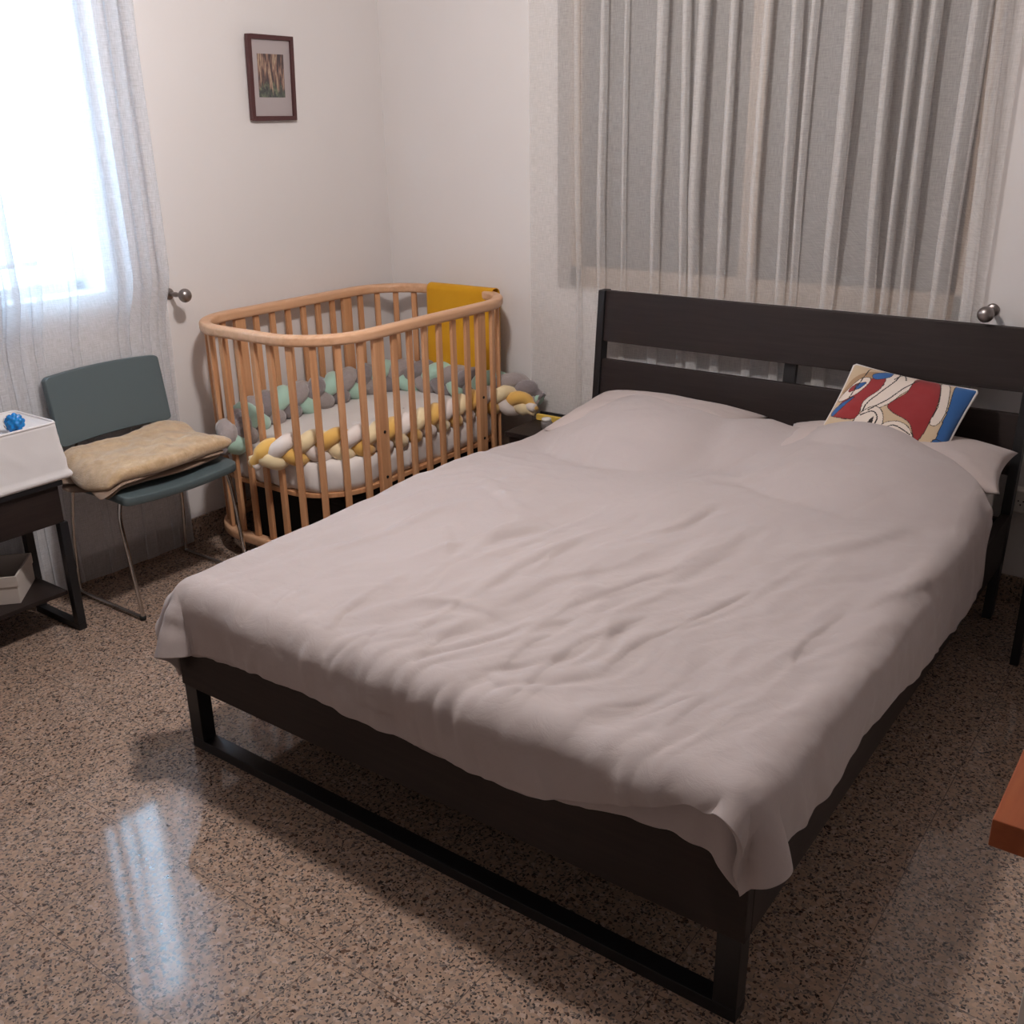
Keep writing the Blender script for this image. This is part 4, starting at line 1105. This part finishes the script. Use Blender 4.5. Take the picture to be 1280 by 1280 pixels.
FL = [(-1.82, .05, .5), (-1.66, .06, .2), (-1.49, .075, 1.1), (-1.39, .06, .8), (-1.315, .05, .7)]
def left_path(q):
    k = min(1, max(0, (q - 0.345) / 0.10)); k = k * k * (3 - 2 * k)
    p = fold_path(FL, -1.875, -1.205 - 0.10 * (1 - q) - 0.045 * k, -0.020 - 0.040 * k, 0.010 + 0.065 * k, 0.010 + 0.010 * k, 3, q, 2.4)
    return np.stack([-p[:, 1], p[:, 0]], -1)
curtain('sheer_curtain', 'sheer white curtain panel glowing at the bright window, hanging behind the chair', left_path, lambda p: 0.018 + 0.02 * np.clip((-1.7 - p[:, 1]) / 0.3, 0, 1), 2.545, MT['sheer_left'], 44)
FL2 = [(-2.58, .07, 1.0), (-2.50, .06, .9), (-2.43, .06, .8), (-2.36, .06, .9), (-2.28, .06, 1.0), (-2.20, .06, .8), (-2.12, .06, 1.0), (-2.04, .06, .9), (-1.97, .05, .8), (-1.90, .05, 1.2)]
def left_path2(q):
    k = min(1, max(0, (q - 0.345) / 0.10)); k = k * k * (3 - 2 * k)
    p = fold_path(FL2, -2.65, -1.855, -0.024 - 0.050 * k, 0.010 + 0.050 * k, 0.014, 3, q, 0.7)
    return np.stack([-p[:, 1], p[:, 0]], -1)
curtain('sheer_curtain', 'sheer white curtain panel at the left edge of the photo, behind the side table', left_path2, 0.02, 2.545, MT['sheer_dense'], 44)

# ------------------------------------------------------------------ bedside tables
def bedside(label, x0, x1, ya, yb, h):
    t = thing('bedside_table', label, 'table', ((x0 + x1) / 2, (ya + yb) / 2, 0), 'bedside tables')
    obj('table_top', B((x0, ya, h - 0.020), (x1, yb, h)), MT['blackwood_x'], t, bevel=0.002)
    bm = bmesh.new(); box(bm, (x0, yb - 0.012, h + .0002), (x1, yb, h + 0.028)); obj('back_rim', bm, MT['blackmetal'], t, bevel=0.001)
    obj('drawer', B((x0 + 0.012, ya + 0.012, h - 0.15), (x1 - 0.012, yb - 0.012, h - 0.0205)), MT['blackwood_x'], t, bevel=0.002)
    for xx in (x0 + 0.001, x1 - 0.027):
        for yy in (ya + 0.001, yb - 0.027):
            obj('leg', B((xx, yy, 0), (xx + 0.026, yy + 0.026, h - 0.1505)), MT['blackmetal'], t, bevel=0.002)
    obj('shelf', B((x0 + 0.0275, ya + 0.002, 0.12), (x1 - 0.0275, yb - 0.002, 0.135)), MT['blackwood_x'], t)
    return t
bedside('black bedside table squeezed between the crib and the bed', 0.935, 1.195, -0.34, -0.065, 0.405)
bk = thing('book', 'yellow edged black book on the bedside table beside the crib', 'book', (1.07, -0.16, 0.406))
ybook = mat('yellow_cover', srgb(222, 186, 84), 0.6)
obj('cover', B((0.945, -0.122, 0.406), (1.185, -0.106, 0.432)), ybook, bk, bevel=0.002)
obj('pages', B((0.985, -0.103, 0.406), (1.185, -0.085, 0.430)), MT['rubber'], bk)
bm = bmesh.new()
gj = thing('jar', 'small grey jar on the bedside table beside the crib', 'jar', (1.06, -0.21, 0.406))
bm = bmesh.new(); lathe(bm, [(0.020, 0.0), (0.024, 0.004), (0.024, 0.030), (0.020, 0.034)], 20, Matrix.Translation((1.06, -0.21, 0.4055))); obj('jar_body', bm, mat('grey_plastic', srgb(120, 114, 112), 0.5), gj, True)
bm = bmesh.new(); lathe(bm, [(0.021, 0.0), (0.021, 0.010), (0.018, 0.012)], 20, Matrix.Translation((1.06, -0.21, 0.440))); obj('lid', bm, MT['white'], gj, True)
bedside('black bedside table right of the bed at the photo edge', 3.000, 3.38, -0.46, -0.065, 0.55)

# power outlet
ot = thing('power_outlet', 'white double power outlet on the back wall right of the headboard', 'outlet', (2.915, YW, 0.392))
obj('plate', B((2.862, -0.028, 0.352), (2.975, YW, 0.432)), MT['white'], ot, bevel=0.004)
for cx in (2.892, 2.945):
    bm = bmesh.new(); lathe(bm, [(0.019, 0.0), (0.019, 0.0015)], 20, Matrix.Translation((cx, -0.0282, 0.392)) @ Matrix.Rotation(PI / 2, 4, 'X'))
    sc = obj('socket', bm, MT['white'], ot)
    bm = bmesh.new()
    for dx, dz in ((-0.008, 0.004), (0.008, 0.004), (0, -0.009)):
        lathe(bm, [(0.0028, 0.0), (0.0028, 0.0006)], 10, Matrix.Translation((cx + dx, -0.0298, 0.392 + dz)) @ Matrix.Rotation(PI / 2, 4, 'X'))
    obj('socket_hole', bm, MT['hole'], sc)

# desk at the right edge
dk = thing('desk', 'orange brown wooden desk top corner at the right edge', 'desk', (3.64, -1.7, 0))
obj('desk_top', B((3.264, -2.385, 0.707), (4.03, -1.10, 0.750)), MT['orange'], dk, bevel=0.002)
obj('side_panel', B((3.340, -2.375, 0.0), (3.365, -1.12, 0.7065)), MT['white'], dk, bevel=0.002)
obj('side_panel', B((3.98, -2.375, 0.0), (4.005, -1.12, 0.7065)), MT['white'], dk, bevel=0.002)
